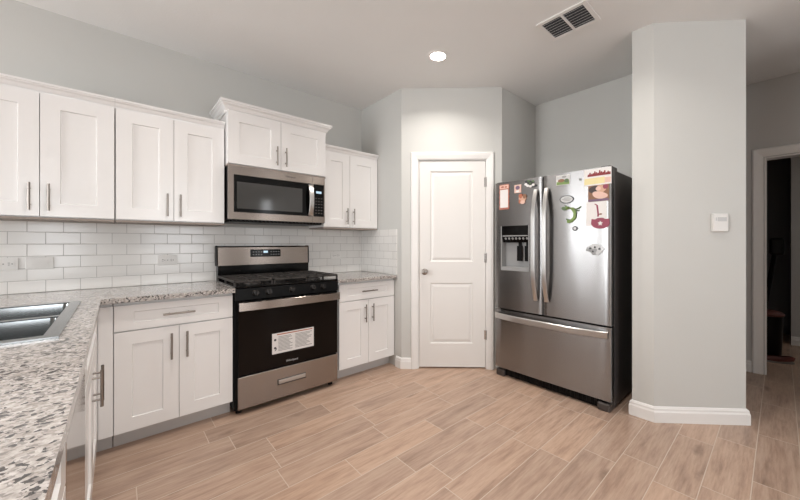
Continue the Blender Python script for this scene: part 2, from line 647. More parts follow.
DMAT = Matrix.Translation((PA[0], PA[1], 0)) @ Matrix.Rotation(-PI / 4, 4, 'Z')   # local x along wall, local -y out to the room
DLEN = math.hypot(PB[0] - PA[0], PB[1] - PA[1])
D0, D1, DH = 0.160, 0.838, 2.058
bm = BM()
box(bm, 0, D0, 0, 0.11, 0, CEIL, mat=DMAT)
box(bm, D1, DLEN, 0, 0.11, 0, CEIL, mat=DMAT)
box(bm, D0, D1, 0, 0.11, DH, CEIL, mat=DMAT)
struct('wall_pantry', bm, M['wall'])
bm = BM()
box(bm, PB[0], X_FR + T, PB[1], PB[1] + T * 0.8, 0, CEIL)
struct('wall_pantry_right', bm, M['wall'])
bm = BM()
box(bm, X_FR, X_FR + T, -2.566, PB[1], 0, CEIL)
struct('wall_fridge', bm, M['wall'])
COLUMN = [(0.662, -2.566), (0.662, -2.70), (1.075, -3.14), (1.22, -2.995), (1.458, -2.9), (1.458, -2.566)]
bm = BM()
prism(bm, COLUMN, 0, CEIL)
struct('wall_column', bm, M['wall'])
# hall: end wall with the doorway
HY0, HY1, HZ = -3.200, -3.92, 2.035       # opening
bm = BM()
box(bm, X_HALL, X_HALL + T, HY0, 0.0, 0, CEIL)
box(bm, X_HALL, X_HALL + T, Y_FRONT, HY1, 0, CEIL)
box(bm, X_HALL, X_HALL + T, HY1, HY0, HZ, CEIL)
struct('wall_hall', bm, M['hallwall'])
# added unseen wall that cuts window light to darken the hall floor
bm = BM()
box(bm, 1.25, 1.25 + T, Y_FRONT, -4.04, 0, CEIL)
box(bm, 1.25 + T, X_HALL, -4.04 - T, -4.04, 0, CEIL)
struct('wall_light_block', bm, M['wall'])
# room beyond the doorway
bm = BM()
box(bm, 3.90, 3.90 + T, -5.2, -3.39, 0, CEIL)
struct('wall_beyond', bm, M['hallwall'])
bm = BM()
box(bm, X_HALL + T, 5.3, -2.96, -2.96 + T, 0, CEIL)
box(bm, 4.55, 4.55 + T, -3.39, -2.96, 0, CEIL)
box(bm, 3.90 + T, 4.55, -3.39 - T, -3.39, 0, CEIL)
struct('wall_closet', bm, M['hallvoid'])
bm = BM()
box(bm, X_HALL + T, 3.90 + T, -5.2 - T, -5.2, 0, CEIL)
struct('wall_beyond_right', bm, M['hallwall'])


def wall_with_windows(name, along, fixed, lo, hi, wins, outward):
    bm = BM()

    def b(a0, a1, z0, z1):
        f0, f1 = sorted((fixed, fixed + outward * T))
        if along == 'y':
            box(bm, f0, f1, a0, a1, z0, z1)
        else:
            box(bm, a0, a1, f0, f1, z0, z1)
    cur = lo
    for c, w in sorted(wins):
        b(cur, c - w / 2, 0, CEIL)
        b(c - w / 2, c + w / 2, 0, WIN_Z0)
        b(c - w / 2, c + w / 2, WIN_Z1, CEIL)
        cur = c + w / 2
    b(cur, hi, 0, CEIL)
    struct(name, bm, M['wall'])


wall_with_windows('wall_left', 'y', X_LEFT, Y_FRONT, 0.0, WIN_LEFT, -1)
wall_with_windows('wall_front', 'x', Y_FRONT, X_LEFT, X_HALL, WIN_FRONT, -1)
wall_with_windows('wall_back', 'x', 0.0, X_LEFT - T, X_HALL + T, WIN_BACK, 1)
wi = 1
for c, w in WIN_LEFT:
    bm = BM()
    for y0, y1, z0, z1 in ((c - w / 2, c - w / 2 + .05, WIN_Z0, WIN_Z1), (c + w / 2 - .05, c + w / 2, WIN_Z0, WIN_Z1),
                           (c - w / 2 + .05, c + w / 2 - .05, WIN_Z0, WIN_Z0 + .05), (c - w / 2 + .05, c + w / 2 - .05, WIN_Z1 - .05, WIN_Z1),
                           (c - w / 2 + .05, c + w / 2 - .05, 1.43, 1.47)):
        box(bm, X_LEFT - 0.07, X_LEFT - 0.02, y0, y1, z0, z1)
    struct('window_%d' % wi, bm, M['trim'])
    wi += 1
for c, w, yw in [(*q, Y_FRONT - 0.07) for q in WIN_FRONT] + [(*q, 0.02) for q in WIN_BACK]:
    bm = BM()
    for x0, x1, z0, z1 in ((c - w / 2, c - w / 2 + .05, WIN_Z0, WIN_Z1), (c + w / 2 - .05, c + w / 2, WIN_Z0, WIN_Z1),
                           (c - w / 2 + .05, c + w / 2 - .05, WIN_Z0, WIN_Z0 + .05), (c - w / 2 + .05, c + w / 2 - .05, WIN_Z1 - .05, WIN_Z1),
                           (c - w / 2 + .05, c + w / 2 - .05, 1.43, 1.47)):
        box(bm, x0, x1, yw, yw + 0.05, z0, z1)
    struct('window_%d' % wi, bm, M['trim'])
    wi += 1

# baseboards: profile swept along a polyline, room on the right-hand side of the direction of travel
BB = [(0.0, 0.0), (0.017, 0.0), (0.017, 0.070), (0.013, 0.082), (0.013, 0.093), (0.006, 0.104), (0.0, 0.106)]


def sweep_wall(bm, pts, prof, closed=False):
    """pts: 2-D polyline; prof: (distance out to the right of travel, height); mitred corners"""
    P = [Vector(p) for p in pts]
    n = len(P)
    rings = []
    for i, p in enumerate(P):
        def nrm(a, b):
            d = (b - a).normalized()
            return Vector((d.y, -d.x))
        if i == 0:
            m = nrm(P[0], P[1])
        elif i == n - 1:
            m = nrm(P[-2], P[-1])
        else:
            n1, n2 = nrm(P[i - 1], p), nrm(p, P[i + 1])
            m = (n1 + n2)
            m = m / max(1e-6, (1 + n1.dot(n2)))
        rings.append([bm.verts.new((p.x + m.x * a, p.y + m.y * a, h)) for a, h in prof])
    k = len(prof)
    for A, B in zip(rings, rings[1:]):
        for i in range(k):
            bm.faces.new((A[i], A[(i + 1) % k], B[(i + 1) % k], B[i]))
    bm.faces.new(rings[0][::-1])
    bm.faces.new(rings[-1])
    bmesh.ops.recalc_face_normals(bm, faces=bm.faces)


bm = BM()
d0 = diag(0.094, 0, 0)
sweep_wall(bm, [(0.0, -0.655), PA, (d0.x, d0.y)], BB)
struct('baseboard_pantry', bm, M['trim'])
bm = BM()
sweep_wall(bm, [(0.70, -2.566), (0.662, -2.566), (0.662, -2.70), (1.075, -3.14), (1.22, -2.995), (1.40, -2.92)], BB)
struct('baseboard_column', bm, M['trim'])
bm = BM()
sweep_wall(bm, [(X_HALL, -1.6), (X_HALL, -3.112)], BB)
struct('baseboard_hall', bm, M['trim'])
bm = BM()
sweep_wall(bm, [(3.90, -3.39), (3.90, -5.2)], BB)
struct('baseboard_beyond', bm, M['trim'])

# pantry door, casing and jamb
CAS = [(0.0, 0.0), (0.0, 0.012), (0.010, 0.020), (0.030, 0.018), (0.045, 0.014), (0.066, 0.008), (0.068, 0.0)]  # (from outer edge inward, out of wall)


def casing(bm, a0, a1, top, prof, xf):
    """three-sided mitred casing; a0..a1 and top are the OUTER edges"""
    rings = []
    for k in range(4):
        ring = []
        for w, d in prof:
            a = a0 + w if k < 2 else a1 - w
            z = 0.0 if k in (0, 3) else top - w
            ring.append(bm.verts.new(xf(a, d, z)))
        rings.append(ring)
    n = len(prof)
    for A, B in zip(rings, rings[1:]):
        for i in range(n):
            bm.faces.new((A[i], A[(i + 1) % n], B[(i + 1) % n], B[i]))
    bm.faces.new(rings[0])
    bm.faces.new(rings[-1][::-1])
    bmesh.ops.recalc_face_normals(bm, faces=bm.faces)


bm = BM()
casing(bm, 0.094, 0.906, 2.122, CAS, diag)
struct('trim_1', bm, M['trim'])
bm = BM()
box(bm, D0 + 0.0005, D0 + 0.011, 0.0, 0.109, 0, DH - 0.011, mat=DMAT)
box(bm, D1 - 0.011, D1 - 0.0005, 0.0, 0.109, 0, DH - 0.011, mat=DMAT)
box(bm, D0 + 0.0005, D1 - 0.0005, 0.0, 0.109, DH - 0.011, DH - 0.0005, mat=DMAT)
box(bm, D0 + 0.011, D0 + 0.022, 0.052, 0.075, 0, DH - 0.011, mat=DMAT)
box(bm, D1 - 0.022, D1 - 0.011, 0.052, 0.075, 0, DH - 0.011, mat=DMAT)
box(bm, D0 + 0.011, D1 - 0.011, 0.052, 0.075, DH - 0.022, DH - 0.011, mat=DMAT)
struct('trim_2', bm, M['trim'])


def panel_slab(bm, x0, x1, z0, z1, yf, t, panels, prof):
    """slab facing -y at yf, with moulded panels: prof = list of (inset, depth) steps"""
    xs = sorted({x0, x1, *[q for p in panels for q in (p[0], p[1])]})
    zs = sorted({z0, z1, *[q for p in panels for q in (p[2], p[3])]})
    V = {}

    def v(x, z, y=yf):
        k = (round(x, 5), round(z, 5), round(y, 5))
        if k not in V:
            V[k] = bm.verts.new((x, y, z))
        return V[k]
    for i in range(len(xs) - 1):
        for j in range(len(zs) - 1):
            cx, cz = (xs[i] + xs[i + 1]) / 2, (zs[j] + zs[j + 1]) / 2
            if any(p[0] < cx < p[1] and p[2] < cz < p[3] for p in panels):
                continue
            bm.faces.new((v(xs[i], zs[j]), v(xs[i + 1], zs[j]), v(xs[i + 1], zs[j + 1]), v(xs[i], zs[j + 1])))
    for p in panels:
        prev = [v(p[0], p[2]), v(p[1], p[2]), v(p[1], p[3]), v(p[0], p[3])]
        for ins, dep in prof:
            cur = [bm.verts.new((a, yf + dep, b)) for a, b in ((p[0] + ins, p[2] + ins), (p[1] - ins, p[2] + ins), (p[1] - ins, p[3] - ins), (p[0] + ins, p[3] - ins))]
            for k in range(4):
                bm.faces.new((prev[k], prev[(k + 1) % 4], cur[(k + 1) % 4], cur[k]))
            prev = cur
        bm.faces.new(prev)
    # sides and back (the perimeter follows the grid so that the mesh stays closed)
    front = [e for e in bm.edges if len(e.link_faces) == 1]
    ext = bmesh.ops.extrude_edge_only(bm, edges=front)
    nv = [g for g in ext['geom'] if isinstance(g, bmesh.types.BMVert)]
    for q in nv:
        q.co.y = yf + t
    ne = [g for g in ext['geom'] if isinstance(g, bmesh.types.BMEdge)]
    bmesh.ops.contextual_create(bm, geom=[e for e in ne if len(e.link_faces) == 1])
    bmesh.ops.recalc_face_normals(bm, faces=bm.faces)


bm = BM()
MOLD = [(0.010, 0.009), (0.018, 0.009), (0.040, 0.002)]
panel_slab(bm, 0.174, 0.824, 0.014, 2.044, 0.012, 0.036, [(0.281, 0.702, 1.05, 1.94), (0.281, 0.702, 0.245, 0.841)], MOLD)
bmesh.ops.transform(bm, matrix=DMAT, verts=bm.verts)
door1 = struct('door_1', bm, M['door'])
door1['label'] = 'closed white two-panel pantry door on the angled wall between cabinets and refrigerator'
door1['category'] = 'door'
bm = BM()
out = DMAT.to_3x3() @ Vector((0, -1, 0))
lathe(bm, [(0.0, -0.002), (0.031, -0.002), (0.031, 0.004), (0.024, 0.010), (0.012, 0.014), (0.011, 0.030), (0.022, 0.038), (0.028, 0.050), (0.026, 0.062), (0.014, 0.068), (0, 0.069)], diag(0.228, -0.012, 0.95), out, 24)
struct('door_knob', bm, M['nickel'], door1)
for z in (0.334, 1.087, 1.83):
    bm = BM()
    cyl(bm, diag(0.829, 0.0, z - 0.045), diag(0.829, 0.0, z + 0.045), 0.0065, seg=10)
    box(bm, 0.812, 0.829, 0.006, 0.0125, z - 0.045, z + 0.045, mat=DMAT)
    struct('hinge', bm, M['chrome'], door1)

# hall doorway casing and jamb
bm = BM()
casing(bm, -HY0 - 0.086, -HY1 + 0.086, HZ + 0.085, [(a * 1.15, b) for a, b in CAS], lambda a, d, z: Vector((X_HALL - d, -a, z)))
struct('trim_3', bm, M['trim'])
bm = BM()
box(bm, X_HALL, X_HALL + T, HY0 - 0.012, HY0 - 0.0005, 0, HZ - 0.012)
box(bm, X_HALL, X_HALL + T, HY1 + 0.0005, HY1 + 0.012, 0, HZ - 0.012)
box(bm, X_HALL, X_HALL + T, HY1 + 0.0005, HY0 - 0.0005, HZ - 0.012, HZ - 0.0005)
struct('trim_4', bm, M['trim'])

# tiled backsplash
bm = BM()
box(bm, -3.05, -0.0005, -0.009, -0.0005, 0.9155, 1.3715)
box(bm, -1.4275, -0.6425, -0.009, -0.0005, 0.60, 0.9154)
box(bm, -0.009, -0.0005, -0.667, -0.0095, 0.9155, 1.3715)
obj_bs = obj('tile_backsplash', bm, M['tile'])
tag(obj_bs, 'glossy white subway tile backsplash between countertop and wall cabinets', 'backsplash')


# ------------------------------------------------------------------ cabinet builders (local frame: front faces -y, back at y = 0)
SHAKER = [(0.003, 0.008)]


def pull_vertical(parent, x, zc, yf, L=0.165):
    bm = BM()
    cyl(bm, (x, yf - 0.032, zc - L / 2), (x, yf - 0.032, zc + L / 2), 0.006, seg=12)
    for dz in (-L * 0.30, L * 0.30):
        cyl(bm, (x, yf - 0.032, zc + dz), (x, yf + 0.001, zc + dz), 0.0045, seg=10)
    return obj('handle', bm, M['nickel'], parent)


def pull_horizontal(parent, xc, z, yf, L=0.165):
    bm = BM()
    cyl(bm, (xc - L / 2, yf - 0.032, z), (xc + L / 2, yf - 0.032, z), 0.006, seg=12)
    for dx in (-L * 0.30, L * 0.30):
        cyl(bm, (xc + dx, yf - 0.032, z), (xc + dx, yf + 0.001, z), 0.0045, seg=10)
    return obj('handle', bm, M['nickel'], parent)


def shaker(parent, name, x0, x1, z0, z1, yf, rail=0.078, t=0.020, railz=None):
    bm = BM()
    rz = railz or rail
    panel_slab(bm, x0, x1, z0, z1, yf, t, [(x0 + rail, x1 - rail, z0 + rz, z1 - rz)], SHAKER)
    return obj(name, bm, M['cab'], parent)


def crown(parent, x0, x1, yfront, z0, h, proj, left=True, right=True, yback=-0.001):
    """crown moulding round the front and the ends of a wall cabinet"""
    prof = [(0.0, z0), (0.006, z0), (0.008, z0 + h * .18), (proj * .35, z0 + h * .30), (proj * .55, z0 + h * .55), (proj * .85, z0 + h * .68),
            (proj * .85, z0 + h * .78), (proj, z0 + h * .80), (proj, z0 + h), (0.0, z0 + h)]
    pts = []
    if left:
        pts.append((x0, yback))
    pts += [(x0, yfront), (x1, yfront)]
    if right:
        pts.append((x1, yback))
    bm = BM()
    # room lies to the right of travel when walking the outline from the left end
    sweep_wall(bm, pts, prof)
    return obj('crown_molding', bm, M['cab'], parent)


def wall_cabinet(label, x0, x1, z0, z1, yf, split, cr, handles, left_cr, right_cr, group):
    """cr = (z0, height, projection)"""
    w = x1 - x0
    xc = (x0 + x1) / 2
    t = thing('wall_cabinet', label, 'cabinet', (xc, 0, z0), 0, group)
    bm = BM()
    b0 = yf + 0.021
    H = z1 - z0
    box(bm, x0 - xc + 0.001, x1 - xc - 0.001, b0, -0.001, 0.0125, H, bevel=0.0015)
    obj('body', bm, M['cab'], t)
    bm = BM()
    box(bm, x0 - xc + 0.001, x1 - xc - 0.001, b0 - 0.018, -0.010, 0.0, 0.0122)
    obj('bottom_shade_panel', bm, M['underside'], t)  # strip coloured as the shade under the doors
    g = 0.0035
    for a, b, hx in ((x0 + g, split - 0.0018, split - 0.037), (split + 0.0018, x1 - g, split + 0.037)):
        d = shaker(t, 'door', a - xc, b - xc, 0.018, H - 0.045, yf, 0.078)
        pull_vertical(d, hx - xc, handles - z0, yf, 0.158)
    crown(t, x0 - xc, x1 - xc, b0 - 0.0005, cr[0] - z0, cr[1], cr[2], left_cr, right_cr)
    return t


WG = None
wall_cabinet('white wall cabinet with two shaker doors, leftmost in the upper row', -2.668, -2.0425, 1.372, 2.155, -0.325, -2.360, (2.112, 0.058, 0.042), 1.502, False, False, WG)
wall_cabinet('white wall cabinet with two shaker doors just left of the microwave', -2.0405, -1.4235, 1.372, 2.155, -0.325, -1.738, (2.112, 0.058, 0.042), 1.500, False, False, WG)
wall_cabinet('taller-set short white wall cabinet with wide crown, directly above the microwave', -1.4185, -0.6185, 1.834, 2.305, -0.385, -1.022, (2.245, 0.085, 0.050), 1.96, True, True, WG)
wall_cabinet('narrow white wall cabinet right of the microwave, beside the pantry wall', -0.6165, -0.0015, 1.372, 2.155, -0.325, -0.335, (2.112, 0.058, 0.042), 1.498, False, False, WG)

CT0, CT1 = 0.884, 0.914      # countertop underside and top


def base_cabinet(name, label, loc, rz, w, depth, doors, drawer=True, false_front=False):
    t = thing(name, label, 'cabinet', loc, rz)
    bm = BM()
    x0, x1 = -w / 2 + 0.001, w / 2 - 0.001
    if false_front:      # open-topped carcass round the sink bowls
        b0, b1, zt = -depth + 0.021, -0.002, CT0 - 0.001
        box(bm, x0, x1, b0, b1, 0.102, 0.120)
        box(bm, x0, x0 + 0.016, b0, b1, 0.120, zt)
        box(bm, x1 - 0.016, x1, b0, b1, 0.120, zt)
        box(bm, x0 + 0.016, x1 - 0.016, b0, b0 + 0.016, 0.120, zt)
        box(bm, x0 + 0.016, x1 - 0.016, b1 - 0.012, b1, 0.120, zt)
    else:
        box(bm, x0, x1, -depth + 0.021, -0.002, 0.102, CT0 - 0.001, bevel=0.0015)
    obj('body', bm, M['cab'], t)
    bm = BM()
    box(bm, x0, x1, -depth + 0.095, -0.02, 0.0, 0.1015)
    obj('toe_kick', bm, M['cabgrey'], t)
    yf = -depth
    g = 0.0035
    if drawer:
        d = shaker(t, 'false_drawer_front' if false_front else 'drawer', x0 + g, x1 - g, 0.712, 0.862, yf, 0.085, railz=0.042)
        if not false_front:
            pull_horizontal(d, 0, 0.786, yf, 0.165)
    for i, (a, b, hx) in enumerate(((x0 + g, -0.0018, -0.040), (0.0018, x1 - g, 0.040))):
        d = shaker(t, 'door', a, b, 0.108, 0.704, yf, 0.078)
        pull_vertical(d, hx, 0.58, yf, 0.165)
    return t


base_cabinet('base_cabinet', 'white base cabinet with one drawer and two doors left of the gas range', (-1.7405, 0, 0), 0, 0.617, 0.625, 2)
base_cabinet('base_cabinet', 'white base cabinet with one drawer and two doors between range and pantry wall', (-0.3090, 0, 0), 0, 0.612, 0.625, 2)
base_cabinet('sink_base_cabinet', 'white sink base cabinet seen edge-on under the front counter, door handle sticking out', (-2.735, -1.160, 0), PI / 2, 0.91, 0.622, 2, True, True)
# corner cabinet between both runs
t = thing('corner_base_cabinet', 'white blind corner cabinet with plain filler panel where both counter runs meet', 'cabinet', (-2.4, -0.3, 0))
bm = BM()
prism(bm, [(-0.335, 0.298), (0.348, 0.298), (0.348, -0.304), (0.272, -0.304), (0.272, -0.403), (-0.335, -0.403)], 0.102, CT0 - 0.001)
obj('body', bm, M['cab'], t)
bm = BM()
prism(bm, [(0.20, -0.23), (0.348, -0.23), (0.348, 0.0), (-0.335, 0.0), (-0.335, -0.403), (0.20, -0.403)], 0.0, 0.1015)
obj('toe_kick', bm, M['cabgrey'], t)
bm = BM()
box(bm, 0.2905, 0.3515, -0.325, -0.3045, 0.108, 0.862)
obj('filler_panel', bm, M['cab'], t)

# dishwasher
t = thing('dishwasher', 'stainless steel dishwasher under the front counter, beside the sink cabinet', 'dishwasher', (-2.735, -1.921, 0), PI / 2)
bm = BM()
box(bm, -0.299, 0.299, -0.590, -0.01, 0.105, CT0 - 0.004)
obj('tub', bm, M['black'], t)
bm = BM()
box(bm, -0.297, 0.297, -0.622, -0.592, 0.108, 0.795, bevel=0.004, seg=2)
obj('door', bm, M['dish'], t)
bm = BM()
box(bm, -0.297, 0.297, -0.622, -0.592, 0.799, 0.874, bevel=0.003, seg=2)
cp = obj('control_panel', bm, M['dish'], t)
bm = BM()
box(bm, -0.29, 0.29, -0.54, -0.03, 0.0, 0.104)
obj('toe_kick', bm, M['black'], t)
# rest of the front run, beside and behind the camera
base_cabinet('base_cabinet', 'white base cabinet at the near end of the front counter run', (-2.735, -2.686, 0), PI / 2, 0.92, 0.622, 2)
# back panel of the front run (seating side)
t_bp = BM()
box(t_bp, -2.757, -2.738, -3.147, -0.705, 0.0, CT0 - 0.001)
tag(obj('island_back_panel', t_bp, M['cab']), 'white panel closing the far side of the front counter run', 'panel')

# ------------------------------------------------------------------ countertops
SX0, SX1, SY0, SY1 = -2.715, -2.195, -1.617, -0.707          # sink cut-out
bm = BM()
xs = [-3.02, SX0, SX1, -2.097, -1.4305]
ys = [-3.17, SY0, SY1, -0.669, -0.0105]


def in_counter(x, y):
    if SX0 < x < SX1 and SY0 < y < SY1:
        return False
    return x < -2.097 or y > -0.669


grid_slab(bm, xs, ys, in_counter, CT0, CT1)
sharp_bevel(bm, 0.003, 2)
tag(obj('countertop', bm, M['granite']), 'large L-shaped speckled granite countertop with the sink set into it', 'countertop')
bm = BM()
box(bm, -0.6400, -0.0105, -0.669, -0.0105, CT0, CT1, bevel=0.003, seg=2)
tag(obj('countertop', bm, M['granite']), 'short speckled granite countertop right of the range', 'countertop')

# sink
t = thing('sink', 'stainless steel double bowl sink set in the granite counter', 'sink', ((SX0 + SX1) / 2, (SY0 + SY1) / 2, CT1))
cx, cy = (SX0 + SX1) / 2, (SY0 + SY1) / 2
RX, RY = 0.282, 0.473                # half sizes of the rim
bowls = [(-0.205, 0.242, 0.018, 0.440), (-0.205, 0.242, -0.425, -0.018)]


def rrect(x0, x1, y0, y1, r, n=5):
    pts = []
    for (ax, ay, a0) in ((x1 - r, y1 - r, 0), (x0 + r, y1 - r, 90), (x0 + r, y0 + r, 180), (x1 - r, y0 + r, 270)):
        t0, t1 = (math.sin(R(a0)), -math.cos(R(a0))), (-math.sin(R(a0 + 90)), math.cos(R(a0 + 90)))
        e = 0.006
        pts.append((ax + r * math.cos(R(a0)) + e * t0[0], ay + r * math.sin(R(a0)) + e * t0[1]))
        for i in range(n + 1):
            a = R(a0 + 90 * i / n)
            pts.append((ax + r * math.cos(a), ay + r * math.sin(a)))
        pts.append((ax + r * math.cos(R(a0 + 90)) + e * t1[0], ay + r * math.sin(R(a0 + 90)) + e * t1[1]))
    return pts


def rim_mesh():
    bm = BM()
    xs = [-RX, -0.205, 0.242, RX]
    ys = [-RY, -0.425, -0.018, 0.018, 0.440, RY]
    ins = lambda x, y: not any(b[0] < x < b[1] and b[2] < y < b[3] for b in bowls)
    grid_slab(bm, xs, ys, ins, 0.0006, 0.0065)
    sharp_bevel(bm, 0.002, 2)
    return bm


obj('rim', rim_mesh(), M['sink'], t)
for b in bowls:
    bm = BM()
    rings = []
    for ins, z, r in ((0.0012, 0.002, 0.020), (0.0019, -0.006, 0.020), (0.0133, -0.136, 0.022), (0.0140, -0.144, 0.022), (0.024, -0.166, 0.028), (0.045, -0.177, 0.04), (0.08, -0.180, 0.045)):
        rings.append([bm.verts.new((x, y, z)) for x, y in rrect(b[0] + ins, b[1] - ins, b[2] + ins, b[3] - ins, r)])
    for A, B in zip(rings, rings[1:]):
        for i in range(len(A)):
            j = (i + 1) % len(A)
            f = bm.faces.new((A[i], A[j], B[j], B[i]))
            f.smooth = True
    bm.faces.new(rings[-1])
    bmesh.ops.recalc_face_normals(bm, faces=bm.faces)
    bmesh.ops.reverse_faces(bm, faces=bm.faces)
    bw = obj('bowl', bm, M['sink'], t)
    md = bw.modifiers.new('thickness', 'SOLIDIFY')
    md.thickness = 0.0012
    md.offset = -1
    es = bw.modifiers.new('sharp_rim', 'EDGE_SPLIT')
    es.split_angle = R(40)
    bm = BM()
    lathe(bm, [(0.0, 0.002), (0.02, 0.002), (0.022, 0.004), (0.040, 0.004), (0.043, 0.0005), (0.043, -0.004), (0, -0.004)], ((b[0] + b[1]) / 2, (b[2] + b[3]) / 2, -0.179), (0, 0, 1), 24)
    obj('drain', bm, M['chrome'], bw)

# ------------------------------------------------------------------ gas range
RXC = -1.034
HW = 0.396
t = thing('gas_range', 'stainless steel gas range with black cooktop between the base cabinets', 'stove', (RXC, 0, 0))
bm = BM()
box(bm, -HW + 0.003, HW - 0.003, -0.625, -0.025, 0.032, 0.895, bevel=0.003)
obj('body', bm, M['black'], t)
for sx in (-1, 1):
    for y in (-0.585, -0.07):
        bm = BM()
        cyl(bm, (sx * (HW - 0.04), y, 0.0), (sx * (HW - 0.04), y, 0.033), 0.02, seg=14)
        obj('foot', bm, M['black'], t)
# storage drawer
bm = BM()
box(bm, -HW + 0.019, HW - 0.006, -0.662, -0.628, 0.044, 0.276, bevel=0.006, seg=2)
dr = obj('storage_drawer', bm, M['steelh'], t)
bm = BM()
box(bm, -0.104, 0.104, -0.676, -0.6630, 0.158, 0.186, bevel=0.004, seg=2)
obj('handle', bm, M['steelhandle'], dr)
bm = BM()
box(bm, -0.110, 0.110, -0.6630, -0.6605, 0.146, 0.190)
obj('handle_recess', bm, M['casegrey'], dr)
# oven door
bm = BM()
box(bm, -HW + 0.019, HW - 0.006, -0.660, -0.628, 0.284, 0.818, bevel=0.005, seg=2)
od = obj('oven_door', bm, M['blackgloss'], t)
bm = BM()
box(bm, -HW + 0.024, HW - 0.012, -0.6625, -0.6602, 0.290, 0.742, bevel=0.001)
obj('glass', bm, M['glassblack'], od)
bm = BM()
pts = [(-HW + 0.019 + (2 * HW - 0.025) * i / 16, -0.690 - 0.014 * math.sin(PI * i / 16), 0.781) for i in range(17)]
strip(bm, pts, (0, 0, 1), 0.062, (0, -1, 0), 0.010, bevel=0.003)
for hx in (-HW + 0.036, HW - 0.022):
    box(bm, hx - 0.014, hx + 0.014, -0.692, -0.6605, 0.756, 0.806)
obj('handle', bm, M['steelh'], od)
for i in range(5):
    x = -0.29 + i * 0.145
    bm = BM()
    box(bm, x - 0.06, x + 0.06, -0.7105, -0.6605, 0.8125, 0.8165)
    obj('vent_slot', bm, M['black'], od)
# warning sheet stuck on the glass
bm = BM()
LX0, LX1, LZ0, LZ1 = -0.149, 0.175, 0.390, 0.546
box(bm, LX0, LX1, -0.6634, -0.6627, LZ0, LZ1, 0)
box(bm, LX0 + 0.035, LX1 - 0.012, -0.6637, -0.6634, LZ1 - 0.016, LZ1 - 0.008, 1)
for c0, c1 in ((LX0 + 0.045, 0.006), (0.024, LX1 - 0.012)):
    for i in range(11):
        z = LZ1 - 0.030 - i * 0.0105
        box(bm, c0, c1 - random.uniform(0, 0.05), -0.6637, -0.6634, z - 0.0028, z + 0.0022, 2)
for zz in (LZ1 - 0.05, LZ0 + 0.045):
    cyl(bm, (LX0 + 0.022, -0.6634, zz), (LX0 + 0.022, -0.6638, zz), 0.009, seg=10, mi=3)
prism(bm, [(-0.131, 0.415), (-0.117, 0.432), (-0.113, 0.428), (-0.127, 0.411)], -0.6638, -0.6634, 3, lambda a, b, h: (a, h, b))
lab = obj('warning_label', bm, [M['paper'], M['orange'], M['textgrey'], M['blackink']], od)
lab['label'] = 'white warning sheet with orange strip and small grey print'
bm = text_mesh('Whirlpool', 0.022)
bmesh.ops.transform(bm, matrix=Matrix.Translation((0.0, -0.6632, 0.318)) @ Matrix.Rotation(PI / 2, 4, 'X'), verts=bm.verts)
obj('logo', bm, M['lightgrey'], od)
# front control panel with knobs
bm = BM()
prism(bm, [(-0.628, 0.824), (-0.662, 0.824), (-0.656, 0.905), (-0.628, 0.909)], -HW + 0.003, HW - 0.003, 0, lambda a, b, h: (h, a, b))
cpan = obj('control_panel', bm, M['black'], t)
KN = BM()
for kx in (-0.262, -0.172, 0.0, 0.170, 0.257):
    bm = BM()
    o = Vector((kx, -0.660, 0.868))
    ax = Vector((0, -1, 0.09)).normalized()
    lathe(bm, [(0.0, -0.002), (0.024, -0.002), (0.024, 0.006), (0.0205, 0.009), (0.018, 0.026), (0.015, 0.029), (0, 0.029)], o, ax, 22)
    box(bm, kx - 0.004, kx + 0.004, -0.697, -0.686, 0.852, 0.888)
    obj('knob', bm, M['knob'], cpan)
KN.free()
# cooktop, burners, grates
bm = BM()
box(bm, -HW + 0.001, HW - 0.001, -0.660, -0.085, 0.910, 0.922, bevel=0.004, seg=2)
ck = obj('cooktop', bm, M['blackgloss'], t)
for bx, by, br in ((-0.24, -0.50, 0.048), (-0.24, -0.23, 0.038), (0.0, -0.365, 0.045), (0.24, -0.50, 0.048), (0.24, -0.23, 0.038)):
    bm = BM()
    lathe(bm, [(br * 1.25, 0.0), (br * 1.2, 0.008), (br, 0.010), (br, 0.018), (br * .8, 0.023), (0, 0.024)], (bx, by, 0.9215), (0, 0, 1), 22)
    obj('burner', bm, M['iron'], ck)
for gx0, gx1 in ((-0.398, -0.136), (-0.131, 0.131), (0.136, 0.398)):
    bm = BM()
    Y0, Y1, z0, z1 = -0.645, -0.100, 0.948, 0.962
    w = 0.012
    box(bm, gx0, gx1, Y0, Y0 + w, z0, z1, bevel=0.002)
    box(bm, gx0, gx1, Y1 - w, Y1, z0, z1, bevel=0.002)
    box(bm, gx0, gx0 + w, Y0, Y1, z0, z1, bevel=0.002)
    box(bm, gx1 - w, gx1, Y0, Y1, z0, z1, bevel=0.002)
    ym = (Y0 + Y1) / 2
    box(bm, gx0, gx1, ym - w / 2, ym + w / 2, z0, z1, bevel=0.002)
    xm = (gx0 + gx1) / 2
    box(bm, xm - w / 2, xm + w / 2, Y0, Y1, z0, z1, bevel=0.002)
    for yy in ((Y0 + ym) / 2, (Y1 + ym) / 2):
        box(bm, gx0, gx1, yy - w / 2, yy + w / 2, z0, z1, bevel=0.002)
    for xx in (gx0 + 0.006, gx1 - 0.006):
        for yy in (Y0 + 0.006, Y1 - 0.006, ym):
            box(bm, xx - 0.006, xx + 0.006, yy - 0.006, yy + 0.006, 0.9215, z0 + 0.001)
    obj('grate', bm, M['iron'], t)
